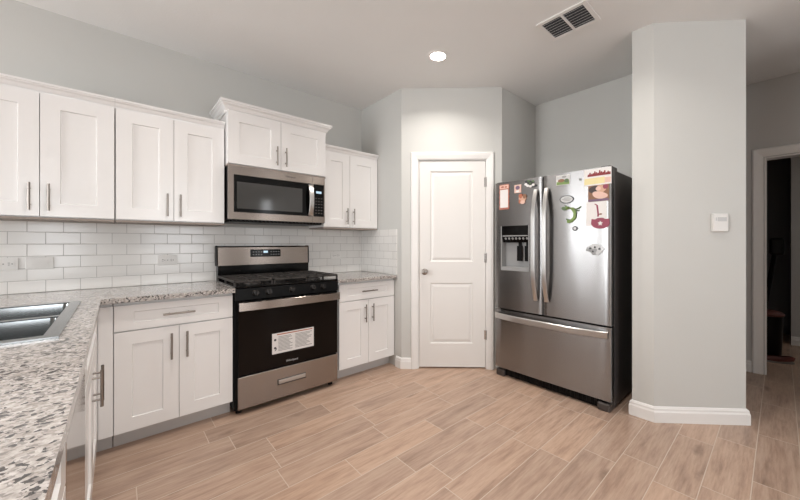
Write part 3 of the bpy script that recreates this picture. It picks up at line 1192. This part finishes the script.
# backguard
bm = BM()
box(bm, -HW + 0.004, HW - 0.016, -0.083, -0.026, 0.896, 1.040, bevel=0.002)
obj('backguard_base', bm, M['blackgloss'], t)
bm = BM()
prism(bm, [(-0.026, 1.040), (-0.092, 1.040), (-0.086, 1.195), (-0.076, 1.207), (-0.026, 1.207)], -HW + 0.004, HW - 0.024, 0, lambda a, b, h: (h, a, b))
sharp_bevel(bm, 0.003, 2, 50)
bg_ = obj('backguard', bm, M['steelh'], t)
for x0, x1 in ((-HW - 0.0045, -HW + 0.0035), (HW - 0.0235, HW - 0.016)):
    bm = BM()
    prism(bm, [(-0.026, 1.040), (-0.094, 1.040), (-0.088, 1.197), (-0.077, 1.210), (-0.026, 1.210)], x0, x1, 0, lambda a, b, h: (h, a, b))
    obj('end_cap', bm, M['black'], t)
CK = Matrix.Translation((-0.018, -0.0888, 1.143)) @ Matrix.Rotation(-R(2.2), 4, 'X')
bm = BM()
box(bm, -0.128, 0.128, -0.003, 0.003, -0.033, 0.033, bevel=0.002, mat=CK)
cl = obj('clock_panel', bm, M['blackgloss'], bg_)
bm = BM()
box(bm, -0.020, 0.016, -0.0036, -0.003, 0.002, 0.020, mat=CK)
obj('display', bm, M['display'], cl)
bm = BM()
bm2 = BM()
for i in range(4):
    for j in range(2):
        box(bm, 0.040 + i * 0.022, 0.050 + i * 0.022, -0.0036, -0.003, -0.016 + j * 0.024, -0.010 + j * 0.024, mat=CK)
        box(bm2, -0.108 + i * 0.022, -0.098 + i * 0.022, -0.0036, -0.003, -0.016 + j * 0.024, -0.010 + j * 0.024, mat=CK)
obj('keypad', bm, M['greyplastic'], cl)
obj('keypad', bm2, M['greyplastic'], cl)

# ------------------------------------------------------------------ microwave
MXC, MZ0, MZ1, MYF = -1.026, 1.400, 1.832, -0.400
MH = 0.389
t = thing('microwave', 'stainless steel over-the-range microwave under the short cabinet', 'microwave', (MXC, 0, MZ0))
H = MZ1 - MZ0
bm = BM()
box(bm, -MH + 0.002, MH - 0.002, -0.370, -0.011, 0.016, H - 0.001, bevel=0.002)
box(bm, -MH + 0.02, MH - 0.02, -0.360, -0.03, 0.0, 0.016)
obj('body', bm, M['black'], t)
XS = 0.273          # seam between door and control panel
bm = BM()
wx0, wx1, wz0, wz1 = -MH + 0.036, XS - 0.008, 0.073, 0.366
panel_slab(bm, -MH, XS - 0.001, 0.018, H - 0.002, MYF, 0.029, [(wx0, wx1, wz0, wz1)], [(0.001, 0.003)])
md = obj('door', bm, M['steelh'], t)
bm = BM()
box(bm, wx0 + 0.002, wx1 - 0.002, MYF + 0.0005, MYF + 0.0026, wz0 + 0.002, wz1 - 0.002, 0)
obj('window_frame', bm, M['blackgloss'], md)
bm = BM()
box(bm, wx0 + 0.022, wx1 - 0.085, MYF - 0.0003, MYF + 0.0004, wz0 + 0.030, wz1 - 0.055, 0)
obj('window_glass', bm, M['mwglass'], md)
bm = BM()
n = 14
pts = [(XS - 0.024, MYF - 0.006 - 0.034 * math.sin(PI * i / n) ** 0.7, 0.085 + 0.265 * i / n) for i in range(n + 1)]
strip(bm, pts, (1, 0, 0), 0.040, (0, -1, 0), 0.010, bevel=0.003)
obj('handle', bm, M['steelhandle'], md)
bm = text_mesh('Whirlpool', 0.020)
bmesh.ops.transform(bm, matrix=Matrix.Translation((0.078, MYF - 0.0006, 0.401)) @ Matrix.Rotation(PI / 2, 4, 'X'), verts=bm.verts)
obj('logo', bm, M['blackink'], md)
bm = BM()
panel_slab(bm, XS + 0.001, MH, 0.018, H - 0.002, MYF, 0.029, [(XS + 0.010, MH - 0.008, 0.073, 0.366)], [(0.001, 0.003)])
cpn = obj('control_panel', bm, M['steelh'], t)
bm = BM()
box(bm, XS + 0.012, MH - 0.010, MYF + 0.0005, MYF + 0.0026, 0.075, 0.364)
kp = obj('keypad', bm, M['blackgloss'], cpn)
bm = BM()
box(bm, XS + 0.034, XS + 0.084, MYF - 0.0002, MYF + 0.0004, 0.284, 0.304)
obj('display', bm, M['display'], kp)
bm = BM()
for i in range(3):
    for j in range(6):
        box(bm, XS + 0.026 + i * 0.026, XS + 0.040 + i * 0.026, MYF - 0.0002, MYF + 0.0004, 0.100 + j * 0.027, 0.108 + j * 0.027)
obj('button', bm, M['casegrey'], kp)
bm = BM()
for i in range(24):
    x = -0.36 + i * 0.0305
    box(bm, x, x + 0.02, -0.394, -0.374, 0.004, 0.013)
box(bm, -MH + 0.004, MH - 0.004, -0.396, -0.370, 0.013, 0.0165)
obj('vent_grille', bm, M['black'], t)

# ------------------------------------------------------------------ refrigerator (front faces -x)
FYC = -1.957
FW = 0.506          # half width
FXF = 0.55          # front of the doors
FB = 1.28           # back of the case
t = thing('refrigerator', 'stainless steel french door refrigerator with bottom freezer and ice dispenser', 'refrigerator', ((FXF + FB) / 2, FYC, 0), -PI / 2)
FD = (FB - FXF) / 2     # local front at y = -FD
bm = BM()
box(bm, -FW + 0.004, FW - 0.004, -FD + 0.085, FD, 0.022, 1.772, bevel=0.004)
obj('case', bm, M['casegrey'], t)
for sx in (-1, 1):
    bm = BM()
    box(bm, sx * (FW - 0.045) - 0.035, sx * (FW - 0.045) + 0.035, -FD + 0.02, -FD + 0.16, 1.773, 1.800, bevel=0.004)
    obj('hinge_cover', bm, M['casegrey'], t)
    bm = BM()
    box(bm, sx * (FW - 0.055) - 0.045, sx * (FW - 0.055) + 0.045, -FD + 0.004, -FD + 0.15, 0.0, 0.060, bevel=0.008)
    obj('foot', bm, M['casegrey'], t)
bm = BM()
box(bm, -FW + 0.102, FW - 0.102, -FD + 0.030, -FD + 0.07, 0.012, 0.076)
for i in range(26):
    x = -FW + 0.115 + i * 0.030
    box(bm, x, x + 0.022, -FD + 0.026, -FD + 0.031, 0.018, 0.070)
obj('toe_grille', bm, M['black'], t)
bm = BM()
box(bm, -FW + 0.02, FW - 0.02, -FD + 0.072, -FD + 0.084, 0.086, 1.765)
obj('gasket', bm, M['gasket'], t)


def fridge_door(x0, x1, z0, z1, hole=None):
    """slightly crowned slab: the front bulges a few mm, edges rounded; hole = (x0, x1, z0, z1) open recess"""
    bm = BM()
    n = 12
    xs = sorted({*[x0 + (x1 - x0) * i / n for i in range(n + 1)], *((hole[0], hole[1]) if hole else ())})
    zs = sorted({z0, z1, *((hole[2], hole[3]) if hole else ())})

    def yf(x):
        u = (x - x0) / (x1 - x0)
        e = min(u, 1 - u) * (x1 - x0)
        r = 0.012
        edge = r - math.sqrt(max(0, r * r - (r - min(e, r)) ** 2))
        return -FD - 0.0015 * math.sin(PI * u) + edge
    xs = sorted({*xs, x0 + 0.002, x0 + 0.005, x0 + 0.012, x1 - 0.002, x1 - 0.005, x1 - 0.012})
    V = {}

    def v(x, z):
        if (x, z) not in V:
            V[(x, z)] = bm.verts.new((x, yf(x), z))
        return V[(x, z)]
    for i in range(len(xs) - 1):
        for j in range(len(zs) - 1):
            mx, mz = (xs[i] + xs[i + 1]) / 2, (zs[j] + zs[j + 1]) / 2
            if hole and hole[0] < mx < hole[1] and hole[2] < mz < hole[3]:
                continue
            f = bm.faces.new((v(xs[i], zs[j]), v(xs[i + 1], zs[j]), v(xs[i + 1], zs[j + 1]), v(xs[i], zs[j + 1])))
            f.smooth = True
    ext = bmesh.ops.extrude_edge_only(bm, edges=[e for e in bm.edges if len(e.link_faces) == 1])
    for g in ext['geom']:
        if isinstance(g, bmesh.types.BMVert):
            g.co.y = -FD + 0.070
    # close the back
    W = {}
    for g in ext['geom']:
        if isinstance(g, bmesh.types.BMVert):
            W[(round(g.co.x, 5), round(g.co.z, 5))] = g

    def w(x, z):
        k = (round(x, 5), round(z, 5))
        if k not in W:
            W[k] = bm.verts.new((x, -FD + 0.070, z))
        return W[k]
    for i in range(len(xs) - 1):
        for j in range(len(zs) - 1):
            mx, mz = (xs[i] + xs[i + 1]) / 2, (zs[j] + zs[j + 1]) / 2
            if hole and hole[0] < mx < hole[1] and hole[2] < mz < hole[3]:
                continue
            bm.faces.new((w(xs[i], zs[j + 1]), w(xs[i + 1], zs[j + 1]), w(xs[i + 1], zs[j]), w(xs[i], zs[j])))
    bmesh.ops.recalc_face_normals(bm, faces=bm.faces)
    return bm


DZ0, DZ1 = 0.632, 1.790
HX0, HX1, HZ0, HZ1 = FYC + 1.520 + 0, 0, 0, 0


def ly(y):              # world y on the door plane -> local x
    return FYC - y


disp = (ly(-1.520), ly(-1.812), 0.982, 1.388)
ld = obj('door', fridge_door(-FW, -0.004 - 0.022, DZ0, DZ1, disp), M['steelv'], t)
ld['label'] = 'left stainless door with ice and water dispenser'
rd = obj('door', fridge_door(-0.020, FW, DZ0, DZ1), M['steelv'], t)
rd['label'] = 'right stainless door covered in magnets'
fz = obj('freezer_drawer', fridge_door(-FW, FW, 0.082, 0.618), M['steelv'], t)


def bow_handle(x, z0, z1, parent):
    bm = BM()
    n = 18
    pts = []
    for i in range(n + 1):
        u = i / n
        z = z0 + (z1 - z0) * u
        pts.append((x, -FD - 0.010 - 0.050 * min(1.0, math.sin(PI * u) * 1.5) ** 0.8, z))
    strip(bm, pts, (1, 0, 0), 0.036, (0, -1, 0), 0.016, bevel=0.005)
    return obj('handle', bm, M['steelhandle'], parent)


bow_handle(ly(-1.880), 0.752, 1.680, ld)
bow_handle(ly(-1.978), 0.752, 1.680, rd)
bm = BM()
n = 24
pts = [(-FW + 0.022 + (2 * FW - 0.044) * i / n, -FD - 0.010 - 0.046 * min(1.0, math.sin(PI * i / n) * 1.5) ** 0.8, 0.566) for i in range(n + 1)]
strip(bm, pts, (0, 0, 1), 0.050, (0, -1, 0), 0.016, bevel=0.005)
obj('handle', bm, M['steelhandle'], fz)
# ice and water dispenser
x0, x1, z0, z1 = disp
bm = BM()
yb = -FD + 0.066
e = 0.0006
box(bm, x0 + e, x1 - e, yb - 0.006, yb, z0 + e, z1 - e, 0)
box(bm, x0 + e, x0 + 0.010, -FD - 0.003, yb - 0.006, z0 + e, z1 - e, 0)
box(bm, x1 - 0.010, x1 - e, -FD - 0.003, yb - 0.006, z0 + e, z1 - e, 0)
box(bm, x0 + 0.010, x1 - 0.010, -FD - 0.008, yb - 0.006, z0 + e, z0 + 0.034, 0, bevel=0.003)
dp = obj('dispenser', bm, M['greyplastic'], ld)
bm = BM()
prism(bm, [(-FD - 0.004, z1 - 0.001), (-FD - 0.004, z1 - 0.085), (-FD + 0.02, z1 - 0.150), (yb - 0.0065, z1 - 0.150), (yb - 0.0065, z1 - 0.001)], x0 + 0.0105, x1 - 0.0105, 0, lambda a, b, h: (h, a, b))
cp_ = obj('control_panel', bm, M['blackgloss'], dp)
bm = BM()
for k in range(7):
    xk = x0 + 0.05 + k * 0.036
    lathe(bm, [(0.010, 0.0), (0.011, 0.003), (0.009, 0.005), (0, 0.005)], (xk, -FD + 0.006, z1 - 0.114), (0, -0.94, -0.34), 12)
box(bm, x0 + 0.02, x1 - 0.014, -FD - 0.0052, -FD - 0.0042, z1 - 0.095, z1 - 0.086)
obj('button', bm, M['greyplastic'], cp_)
for px in (0.145, 0.222):
    bm = BM()
    box(bm, x0 + px, x0 + px + 0.052, -FD + 0.035, -FD + 0.050, z0 + 0.090, z0 + 0.225, bevel=0.004, seg=2)
    box(bm, x0 + px + 0.014, x0 + px + 0.038, -FD + 0.040, yb - 0.006, z0 + 0.215, z0 + 0.256)
    obj('paddle', bm, M['black'], dp)

# ------------------------------------------------------------------ things on the refrigerator doors (each on the front, facing -x)
XF_ = FXF - 0.0045


def fy(y):
    """door surface x at world y (the doors bulge a few millimetres)"""
    x = ly(y)
    a, b = (-FW, -0.026) if x < -0.023 else (-0.020, FW)
    u = (x - a) / (b - a)
    return FXF - 0.0015 * math.sin(PI * u) - 0.0012


def front(a, b, h):
    """(y, z, distance out of the door) -> world, relative to the thing's base"""
    return (-h, a, b)


def card(bm, y0, y1, z0, z1, h0, h1, mi):
    prism(bm, [(y0, z0), (y1, z0), (y1, z1), (y0, z1)], h0, h1, mi, front)


def blob(bm, y, z, ry, rz, h0, h1, mi, n=14, rot=0.0, wob=0.0):
    pts = []
    for i in range(n):
        a = 2 * PI * i / n
        q = 1 + wob * math.sin(3 * a + y * 50)
        py, pz = ry * q * math.cos(a), rz * q * math.sin(a)
        pts.append((y + py * math.cos(rot) - pz * math.sin(rot), z + py * math.sin(rot) + pz * math.cos(rot)))
    prism(bm, pts, h0, h1, mi, front)


def on_door(name, label, cat, yc, zc, group=None):
    return thing(name, label, cat, (fy(yc), yc, zc), 0, group)


MG = None
# note pad: coral ends, ruffled border, white sheet
t = on_door('note_pad', 'tall coral-bordered magnetic note pad at the upper left of the left refrigerator door', 'note pad', -1.558, 1.655)
bm = BM()
pts = []
for i in range(11):
    pts.append((0.052 + (0.004 if i % 2 else -0.003), -0.115 + 0.23 * i / 10))
for i in range(11):
    pts.append((-0.052 - (0.004 if i % 2 else -0.003), 0.115 - 0.23 * i / 10))
prism(bm, pts, 0.0, 0.003, 0, front)
obj('backing', bm, M['rednote'], t)
bm = BM()
card(bm, -0.042, 0.042, -0.098, 0.066, 0.003, 0.006, 0)
obj('sheet', bm, M['paper'], t)
bm = BM()
card(bm, -0.046, 0.046, 0.076, 0.108, 0.003, 0.005, 0)
blob(bm, 0.016, 0.092, 0.018, 0.009, 0.005, 0.006, 1, 10)
blob(bm, -0.020, 0.090, 0.014, 0.008, 0.005, 0.006, 1, 10)
obj('header', bm, [M['pinkprint'], M['rednote']], t)

t = on_door('square_magnet', 'small purple and white square magnet right of the coral note pad', 'magnet', -1.700, 1.715)
bm = BM()
card(bm, -0.034, 0.034, -0.038, 0.034, 0, 0.004, 0)
blob(bm, 0, 0.008, 0.022, 0.018, 0.004, 0.006, 1, 12)
blob(bm, 0, -0.024, 0.018, 0.010, 0.004, 0.006, 2, 10)
obj('plaque', bm, [M['pinkprint'], M['purple'], M['paper']], t)
t = on_door('figurine_magnet', 'peach and brown figurine magnet below the small purple magnet', 'magnet', -1.748, 1.618)
bm = BM()
blob(bm, 0, 0.0, 0.036, 0.030, 0, 0.006, 0, 14, wob=0.12)
blob(bm, 0.018, 0.028, 0.018, 0.020, 0.0, 0.008, 1, 12, wob=0.1)
blob(bm, -0.022, 0.022, 0.017, 0.020, 0.0, 0.008, 2, 12, wob=0.1)
blob(bm, -0.002, -0.028, 0.024, 0.016, 0.0, 0.008, 3, 12)
blob(bm, 0.026, -0.020, 0.010, 0.018, 0.0, 0.008, 1, 10)
obj('figure', bm, [M['skin'], M['orange'], M['brownprint'], M['pinkprint']], t)
t = on_door('flower_magnet', 'white and dark green floral magnet at the top right of the left refrigerator door', 'magnet', -1.822, 1.742)
bm = BM()
blob(bm, 0.012, 0.012, 0.040, 0.020, 0, 0.005, 0, 14, 0.3, 0.1)
blob(bm, -0.020, -0.014, 0.036, 0.018, 0, 0.005, 0, 14, 0.2, 0.1)
for dy, dz in ((0.022, -0.014), (-0.004, -0.022), (-0.030, -0.012), (0.040, 0.0)):
    blob(bm, dy, dz, 0.014, 0.011, 0.003, 0.008, 1, 10)
for dy, dz in ((0.014, 0.026), (-0.026, 0.018), (0.0, 0.004)):
    blob(bm, dy, dz, 0.012, 0.009, 0.003, 0.008, 2, 10)
obj('petals', bm, [M['blackink'], M['paper'], M['darkgreen']], t)

# right door
t = on_door('picture_magnet', 'small landscape magnet with green fields at the top of the right refrigerator door', 'magnet', -2.110, 1.735)
bm = BM()
card(bm, -0.055, 0.055, -0.040, 0.038, 0, 0.004, 0)
card(bm, -0.052, 0.052, 0.006, 0.034, 0.004, 0.0045, 1)
card(bm, -0.052, 0.052, -0.037, -0.012, 0.004, 0.0045, 2)
blob(bm, 0.014, -0.004, 0.028, 0.014, 0.0045, 0.005, 3, 10)
blob(bm, -0.030, -0.008, 0.020, 0.016, 0.0045, 0.005, 4, 10)
blob(bm, -0.010, 0.024, 0.018, 0.010, 0.0045, 0.005, 5, 10)
obj('picture', bm, [M['paper'], M['lightgrey'], M['greenprint'], M['brownprint'], M['darkgreen'], M['greyplastic']], t)
t = on_door('oval_magnet', 'oval grey magnet with dark rim on the right refrigerator door', 'magnet', -2.140, 1.578)
bm = BM()
blob(bm, 0, 0, 0.056, 0.032, 0, 0.004, 0, 26, 0.05)
blob(bm, 0, 0, 0.049, 0.026, 0.004, 0.0046, 1, 26, 0.05)
for dz, w in ((0.010, 0.022), (0.0, 0.036), (-0.011, 0.026)):
    card(bm, -w, w, dz - 0.003, dz + 0.003, 0.0046, 0.005, 2)
obj('disc', bm, [M['blackink'], M['lightgrey'], M['greyplastic']], t)
# green lizard-shaped magnet
t = on_door('lizard_magnet', 'bright green curled lizard magnet in the middle of the right refrigerator door', 'magnet', -2.172, 1.452)
bm = BM()
tube(bm, [(-0.006, 0.050, 0.052), (-0.007, 0.020, 0.058), (-0.008, -0.014, 0.050), (-0.009, -0.034, 0.018), (-0.009, -0.032, -0.022), (-0.008, -0.004, -0.048), (-0.006, 0.026, -0.052)], 0.012, 8, 0, (0.012, 0.005, (0, 1, 0.3)))
obj('body', bm, M['greenprint'], t)
bm = BM()
blob(bm, 0.052, 0.054, 0.020, 0.014, 0.0, 0.012, 0, 12, 0.4)
obj('head', bm, M['darkgreen'], t)
for pts in (((0.030, 0.060), (0.046, 0.078)), ((-0.026, 0.040), (-0.062, 0.048), (-0.078, 0.060)), ((-0.030, 0.034), (-0.066, 0.030)), ((0.004, -0.042), (0.034, -0.030))):
    bm = BM()
    tube(bm, [(-0.005, a, b) for a, b in pts], 0.005, 8)
    obj('leg', bm, M['darkgreen'], t)
t = on_door('button_magnet', 'tiny round grey magnet below the green lizard', 'magnet', -2.206, 1.346)
bm = BM()
blob(bm, 0, 0, 0.020, 0.018, 0, 0.005, 0, 18)
blob(bm, 0, 0, 0.012, 0.011, 0.005, 0.006, 1, 16)
obj('disc', bm, [M['blackink'], M['lightgrey']], t)
t = on_door('pin_magnet', 'tiny dark magnet dot left of the city skyline postcard', 'magnet', -2.245, 1.720)
bm = BM()
lathe(bm, [(0.009, 0), (0.009, 0.006), (0.006, 0.009), (0, 0.009)], (0, 0, 0), (-1, 0, 0), 14)
obj('disc', bm, M['greyplastic'], t)
# postcard with red skyline
t = on_door('postcard', 'white postcard with dark red city skyline and pale yellow band, topmost on the right door', 'postcard', -2.366, 1.724)
bm = BM()
card(bm, -0.100, 0.092, -0.062, 0.062, 0, 0.002, 0)
card(bm, -0.055, 0.090, -0.052, -0.006, 0.002, 0.0025, 1)
sky = [(-0.096, 0.006)]
hts = [0.020, 0.026, 0.018, 0.034, 0.024, 0.030, 0.040, 0.022, 0.028, 0.036, 0.024, 0.020, 0.030, 0.018]
for i, h in enumerate(hts):
    a = -0.094 + i * 0.0115
    sky += [(a, 0.006 + h), (a + 0.0085, 0.006 + h), (a + 0.010, 0.006 + h * 0.6)]
sky += [(0.068, 0.006)]
prism(bm, sky, 0.002, 0.0026, 2, front)
card(bm, -0.096, -0.055, -0.050, -0.012, 0.002, 0.0026, 3)
obj('card', bm, [M['paper'], M['yellow'], M['skyred'], M['pinkprint']], t)
# photograph of people, kept generic
t = on_door('photo_print', 'colour photo print of a group held on the right door, under the skyline postcard', 'photo', -2.376, 1.605)
bm = BM()
card(bm, -0.074, 0.072, -0.064, 0.064, 0, 0.002, 0)
blob(bm, 0.030, 0.024, 0.036, 0.030, 0.002, 0.0025, 1, 14, 0, 0.1)
blob(bm, -0.020, 0.026, 0.034, 0.030, 0.002, 0.0025, 2, 14, 0, 0.1)
blob(bm, -0.050, 0.040, 0.018, 0.018, 0.002, 0.0027, 3, 12)
blob(bm, -0.010, -0.018, 0.055, 0.026, 0.0025, 0.003, 4, 16, 0.25, 0.06)
blob(bm, 0.000, 0.030, 0.018, 0.016, 0.0025, 0.003, 4, 12)
card(bm, -0.072, 0.070, -0.062, -0.046, 0.002, 0.0028, 5)
obj('print', bm, [M['brownprint'], M['darkprint'], M['skin'], M['maroon'], M['pinkprint'], M['purple']], t)
# white sheet with thin maroon stem
t = on_door('invitation_card', 'white card with a maroon stem motif below the group photo', 'card', -2.362, 1.452)
bm = BM()
card(bm, -0.072, 0.072, -0.090, 0.088, 0, 0.002, 0)
tubepts = [(0.010, 0.072), (-0.006, 0.060), (-0.010, 0.030), (-0.014, -0.010), (-0.012, -0.024)]
for (a, b), (c, d) in zip(tubepts, tubepts[1:]):
    prism(bm, [(a - 0.006, b), (a + 0.006, b), (c + 0.006, d), (c - 0.006, d)], 0.002, 0.0026, 1, front)
blob(bm, -0.030, -0.006, 0.012, 0.006, 0.002, 0.0026, 2, 10)
obj('sheet', bm, [M['paper'], M['maroon'], M['brownprint']], t)
t = on_door('banner_magnet', 'maroon winged magnet with a white star overlapping the bottom of the white card', 'magnet', -2.392, 1.382)
bm = BM()
wing = [(0.062, 0.030), (0.036, 0.026), (0.018, 0.036), (-0.016, 0.036), (-0.034, 0.026), (-0.060, 0.028), (-0.064, -0.010), (-0.046, -0.034), (-0.016, -0.042), (0.018, -0.042), (0.048, -0.032), (0.066, -0.008)]
prism(bm, wing, 0.0022, 0.007, 0, front)
star = []
for i in range(10):
    a = PI / 2 + i * PI / 5
    r = 0.020 if i % 2 == 0 else 0.009
    star.append((r * math.cos(a), -0.004 + r * math.sin(a)))
prism(bm, star, 0.007, 0.0078, 1, front)
obj('plaque', bm, [M['maroon'], M['paper']], t)
t = on_door('blossom_magnet', 'pewter flower cluster magnet lowest on the right refrigerator door', 'magnet', -2.352, 1.188)
bm = BM()
for dy, dz, r, mi in ((0.030, 0.006, 0.026, 0), (-0.004, 0.014, 0.030, 1), (-0.036, 0.002, 0.026, 0), (0.008, -0.016, 0.026, 2), (-0.024, -0.020, 0.022, 1), (0.044, -0.006, 0.016, 2)):
    blob(bm, dy, dz, r, r * 0.9, 0, 0.006 + 0.003 * mi, mi, 15, 0, 0.22)
for dy, dz in ((0.030, 0.006), (-0.004, 0.014), (-0.036, 0.002), (0.010, -0.018)):
    blob(bm, dy, dz, 0.007, 0.007, 0.006, 0.0145, 3, 10)
obj('petals', bm, [M['silverprint'], M['lightgrey'], M['greyplastic'], M['blackink']], t)


# ------------------------------------------------------------------ outlets, switch, thermostat
def outlet(label, x, z):
    t = thing('wall_outlet', label, 'outlet', (x, -0.0092, z))
    bm = BM()
    box(bm, -0.060, 0.060, -0.006, 0.0, -0.038, 0.038, bevel=0.003, seg=2)
    obj('cover_plate', bm, M['whiteplastic'], t)
    for dx in (-0.026, 0.026):
        bm = BM()
        prism(bm, [(dx + 0.017 * math.cos(a), 0.0145 * math.sin(a)) for a in [2 * PI * i / 18 for i in range(18)]], -0.008, -0.006, 0, lambda a, b, h: (a, h, b))
        sk = obj('receptacle', bm, M['whiteplastic'], t)
        bm = BM()
        for dz in (-0.006, 0.006):
            box(bm, dx - 0.008, dx + 0.001, -0.0084, -0.008, dz - 0.0013, dz + 0.0013)
        cyl(bm, (dx + 0.009, -0.0080, 0), (dx + 0.009, -0.0084, 0), 0.0028, seg=10)
        obj('slot', bm, M['slot'], sk)
    bm = BM()
    cyl(bm, (0, -0.0058, 0), (0, -0.0066, 0), 0.0035, seg=10)
    obj('screw', bm, M['greyplastic'], t)
    return t


outlet('white outlet on the backsplash at the far left, beside the rocker switch', -2.540, 1.103)
outlet('white outlet on the backsplash left of the range', -1.746, 1.100)
outlet('white outlet on the backsplash right of the range, under the narrow cabinet', -0.327, 1.100)
t = thing('light_switch', 'white rocker switch on the backsplash, right of the leftmost outlet', 'switch', (-2.393, -0.0092, 1.103))
bm = BM()
box(bm, -0.060, 0.060, -0.006, 0.0, -0.038, 0.038, bevel=0.003, seg=2)
obj('cover_plate', bm, M['whiteplastic'], t)
bm = BM()
prism(bm, [(-0.034, -0.006), (-0.034, -0.011), (0.034, -0.0075), (0.034, -0.006)], -0.0165, 0.0165, 0, lambda a, b, h: (a, b, h))
obj('rocker', bm, M['whiteplastic'], t)

# thermostat on the angled face of the column
dv = Vector((0.41, -0.44)).normalized()
ang = math.atan2(dv.y, dv.x)
pc = Vector((0.952, -3.0075))
k = (pc - Vector((0.665, -2.70))).dot(dv)
pb = Vector((0.665, -2.70)) + dv * k
t = thing('thermostat', 'white wall thermostat with small grey display on the angled column', 'thermostat', (pb.x, pb.y, 1.372), ang)
bm = BM()
box(bm, -0.048, 0.048, -0.026, -0.0008, -0.062, 0.062, bevel=0.005, seg=2)
obj('body', bm, M['whiteplastic'], t)
bm = BM()
box(bm, -0.022, 0.036, -0.0268, -0.0260, 0.008, 0.036)
obj('display', bm, M['lightgrey'], t)
bm = BM()
box(bm, -0.034, -0.028, -0.0275, -0.0260, 0.012, 0.034)
obj('button', bm, M['lightgrey'], t)

# ------------------------------------------------------------------ ceiling: recessed lights and supply vent
def recessed_light(label, x, y, power):
    t = thing('recessed_light', label, 'ceiling light', (x, y, CEIL), 0, None)
    bm = BM()
    lathe(bm, [(0.060, -0.001), (0.062, -0.006), (0.088, -0.004), (0.092, -0.0005)], (0, 0, 0), (0, 0, 1), 36)
    obj('trim_ring', bm, M['trim'], t)
    bm = BM()
    lathe(bm, [(0.061, -0.0035), (0.045, -0.0045), (0, -0.005)], (0, 0, 0), (0, 0, 1), 32)
    obj('lens', bm, M['lampglow'], t)
    l = bpy.data.lights.new('downlight', 'AREA')
    l.shape = 'DISK'
    l.size = 0.11
    l.energy = power
    l.color = (1.0, 0.95, 0.885)
    l.spread = R(140)
    o = bpy.data.objects.new('downlight', l)
    COL.objects.link(o)
    o.parent = t
    o.location = (0, 0, -0.012)
    return t


recessed_light('round recessed ceiling light glowing above the floor before the pantry door', -0.137, -1.385, 9)
recessed_light('round recessed ceiling light over the sink side of the kitchen', -1.75, -1.385, 7)
recessed_light('round recessed ceiling light near the angled column', -0.137, -2.75, 7)
recessed_light('round recessed ceiling light above the front counter', -1.75, -2.75, 7)
recessed_light('added unseen ceiling light brightening the wall beyond the doorway', 3.15, -4.60, 2.2)  # lamp added out of view to lift the wall past the doorway

t = thing('ceiling_vent', 'white rectangular ceiling air vent with dark slats', 'vent', (0.218, -2.297, CEIL))
VW, VL = 0.132, 0.168
bm = BM()
grid_slab(bm, [-VW, -VW + 0.026, VW - 0.026, VW], [-VL, -VL + 0.026, -0.007, 0.007, VL - 0.026, VL],
          lambda x, y: not (abs(x) < VW - 0.026 and 0.007 < abs(y) < VL - 0.026), -0.010, -0.0006)
sharp_bevel(bm, 0.002, 1)
obj('frame', bm, M['trim'], t)
bm = BM()
box(bm, -VW + 0.027, VW - 0.027, -VL + 0.027, VL - 0.027, -0.0016, -0.0006)
obj('duct_opening', bm, M['ventdark'], t)
for sy in (-1, 1):
    for i in range(7):
        x = -VW + 0.026 + 0.016 + i * 0.0285
        bm = BM()
        mt = Matrix.Translation((x, 0, -0.006)) @ Matrix.Rotation(R(-38), 4, 'Y')
        y0, y1 = sorted((sy * 0.0072, sy * (VL - 0.0262)))
        box(bm, -0.0062, 0.0062, y0, y1, -0.0005, 0.0005, mat=mt)
        obj('slat', bm, M['trim'], t)

# ------------------------------------------------------------------ things in the dark room beyond the doorway
t = thing('stick_vacuum', 'black upright vacuum leaning in the dark room beyond the doorway', 'vacuum', (3.32, -3.235, 0))
bm = BM()
tube(bm, [(-0.02, 0.09, 0.06), (-0.01, 0.045, 0.60), (0.0, -0.04, 1.25)], 0.022, 10)
obj('tube', bm, M['black'], t)
bm = BM()
box(bm, -0.06, 0.06, -0.10, 0.02, 1.10, 1.29, bevel=0.025, seg=3)
obj('motor_head', bm, M['black'], t)
bm = BM()
box(bm, -0.09, 0.04, 0.0, 0.19, 0.0, 0.06, bevel=0.015, seg=2)
obj('floor_head', bm, M['black'], t)
t = thing('waste_bin', 'round black bin with a dull red lid on the floor beyond the doorway', 'bin', (3.05, -3.215, 0))
bm = BM()
lathe(bm, [(0, 0.002), (0.085, 0.002), (0.095, 0.02), (0.110, 0.44), (0.110, 0.46), (0, 0.46)], (0, 0, 0), (0, 0, 1), 24)
obj('bucket', bm, M['black'], t)
bm = BM()
lathe(bm, [(0, 0.462), (0.118, 0.462), (0.122, 0.48), (0.10, 0.50), (0.06, 0.512), (0, 0.514)], (0, 0, 0), (0, 0, 1), 24)
obj('lid', bm, M['redrubber'], t)
t = thing('shoe', 'dull red and black shoe lying on the dark floor beyond the doorway', 'shoe', (2.92, -3.275, 0), R(20))
bm = BM()
sole = [(0.034 * math.cos(a) * (1.12 if math.sin(a) > 0 else 0.95), 0.135 * math.sin(a)) for a in [2 * PI * i / 24 for i in range(24)]]
prism(bm, sole, 0.0, 0.018)
obj('sole', bm, M['silverprint'], t)
bm = BM()
rings = []
for s, z in ((0.97, 0.018), (1.0, 0.03), (0.9, 0.05), (0.68, 0.064)):
    rings.append([bm.verts.new((x * s, y * s - (0.02 if z > 0.045 else 0), z + 0.012 * max(0, -y / 0.135))) for x, y in sole])
for A, B in zip(rings, rings[1:]):
    for i in range(24):
        f = bm.faces.new((A[i], A[(i + 1) % 24], B[(i + 1) % 24], B[i]))
        f.smooth = True
bm.faces.new(rings[0][::-1])
obj('upper', bm, M['redrubber'], t)
bm = BM()
prism(bm, [(x * 0.62, y * 0.62 - 0.02) for x, y in sole], 0.055, 0.058)
obj('insole', bm, M['black'], t)
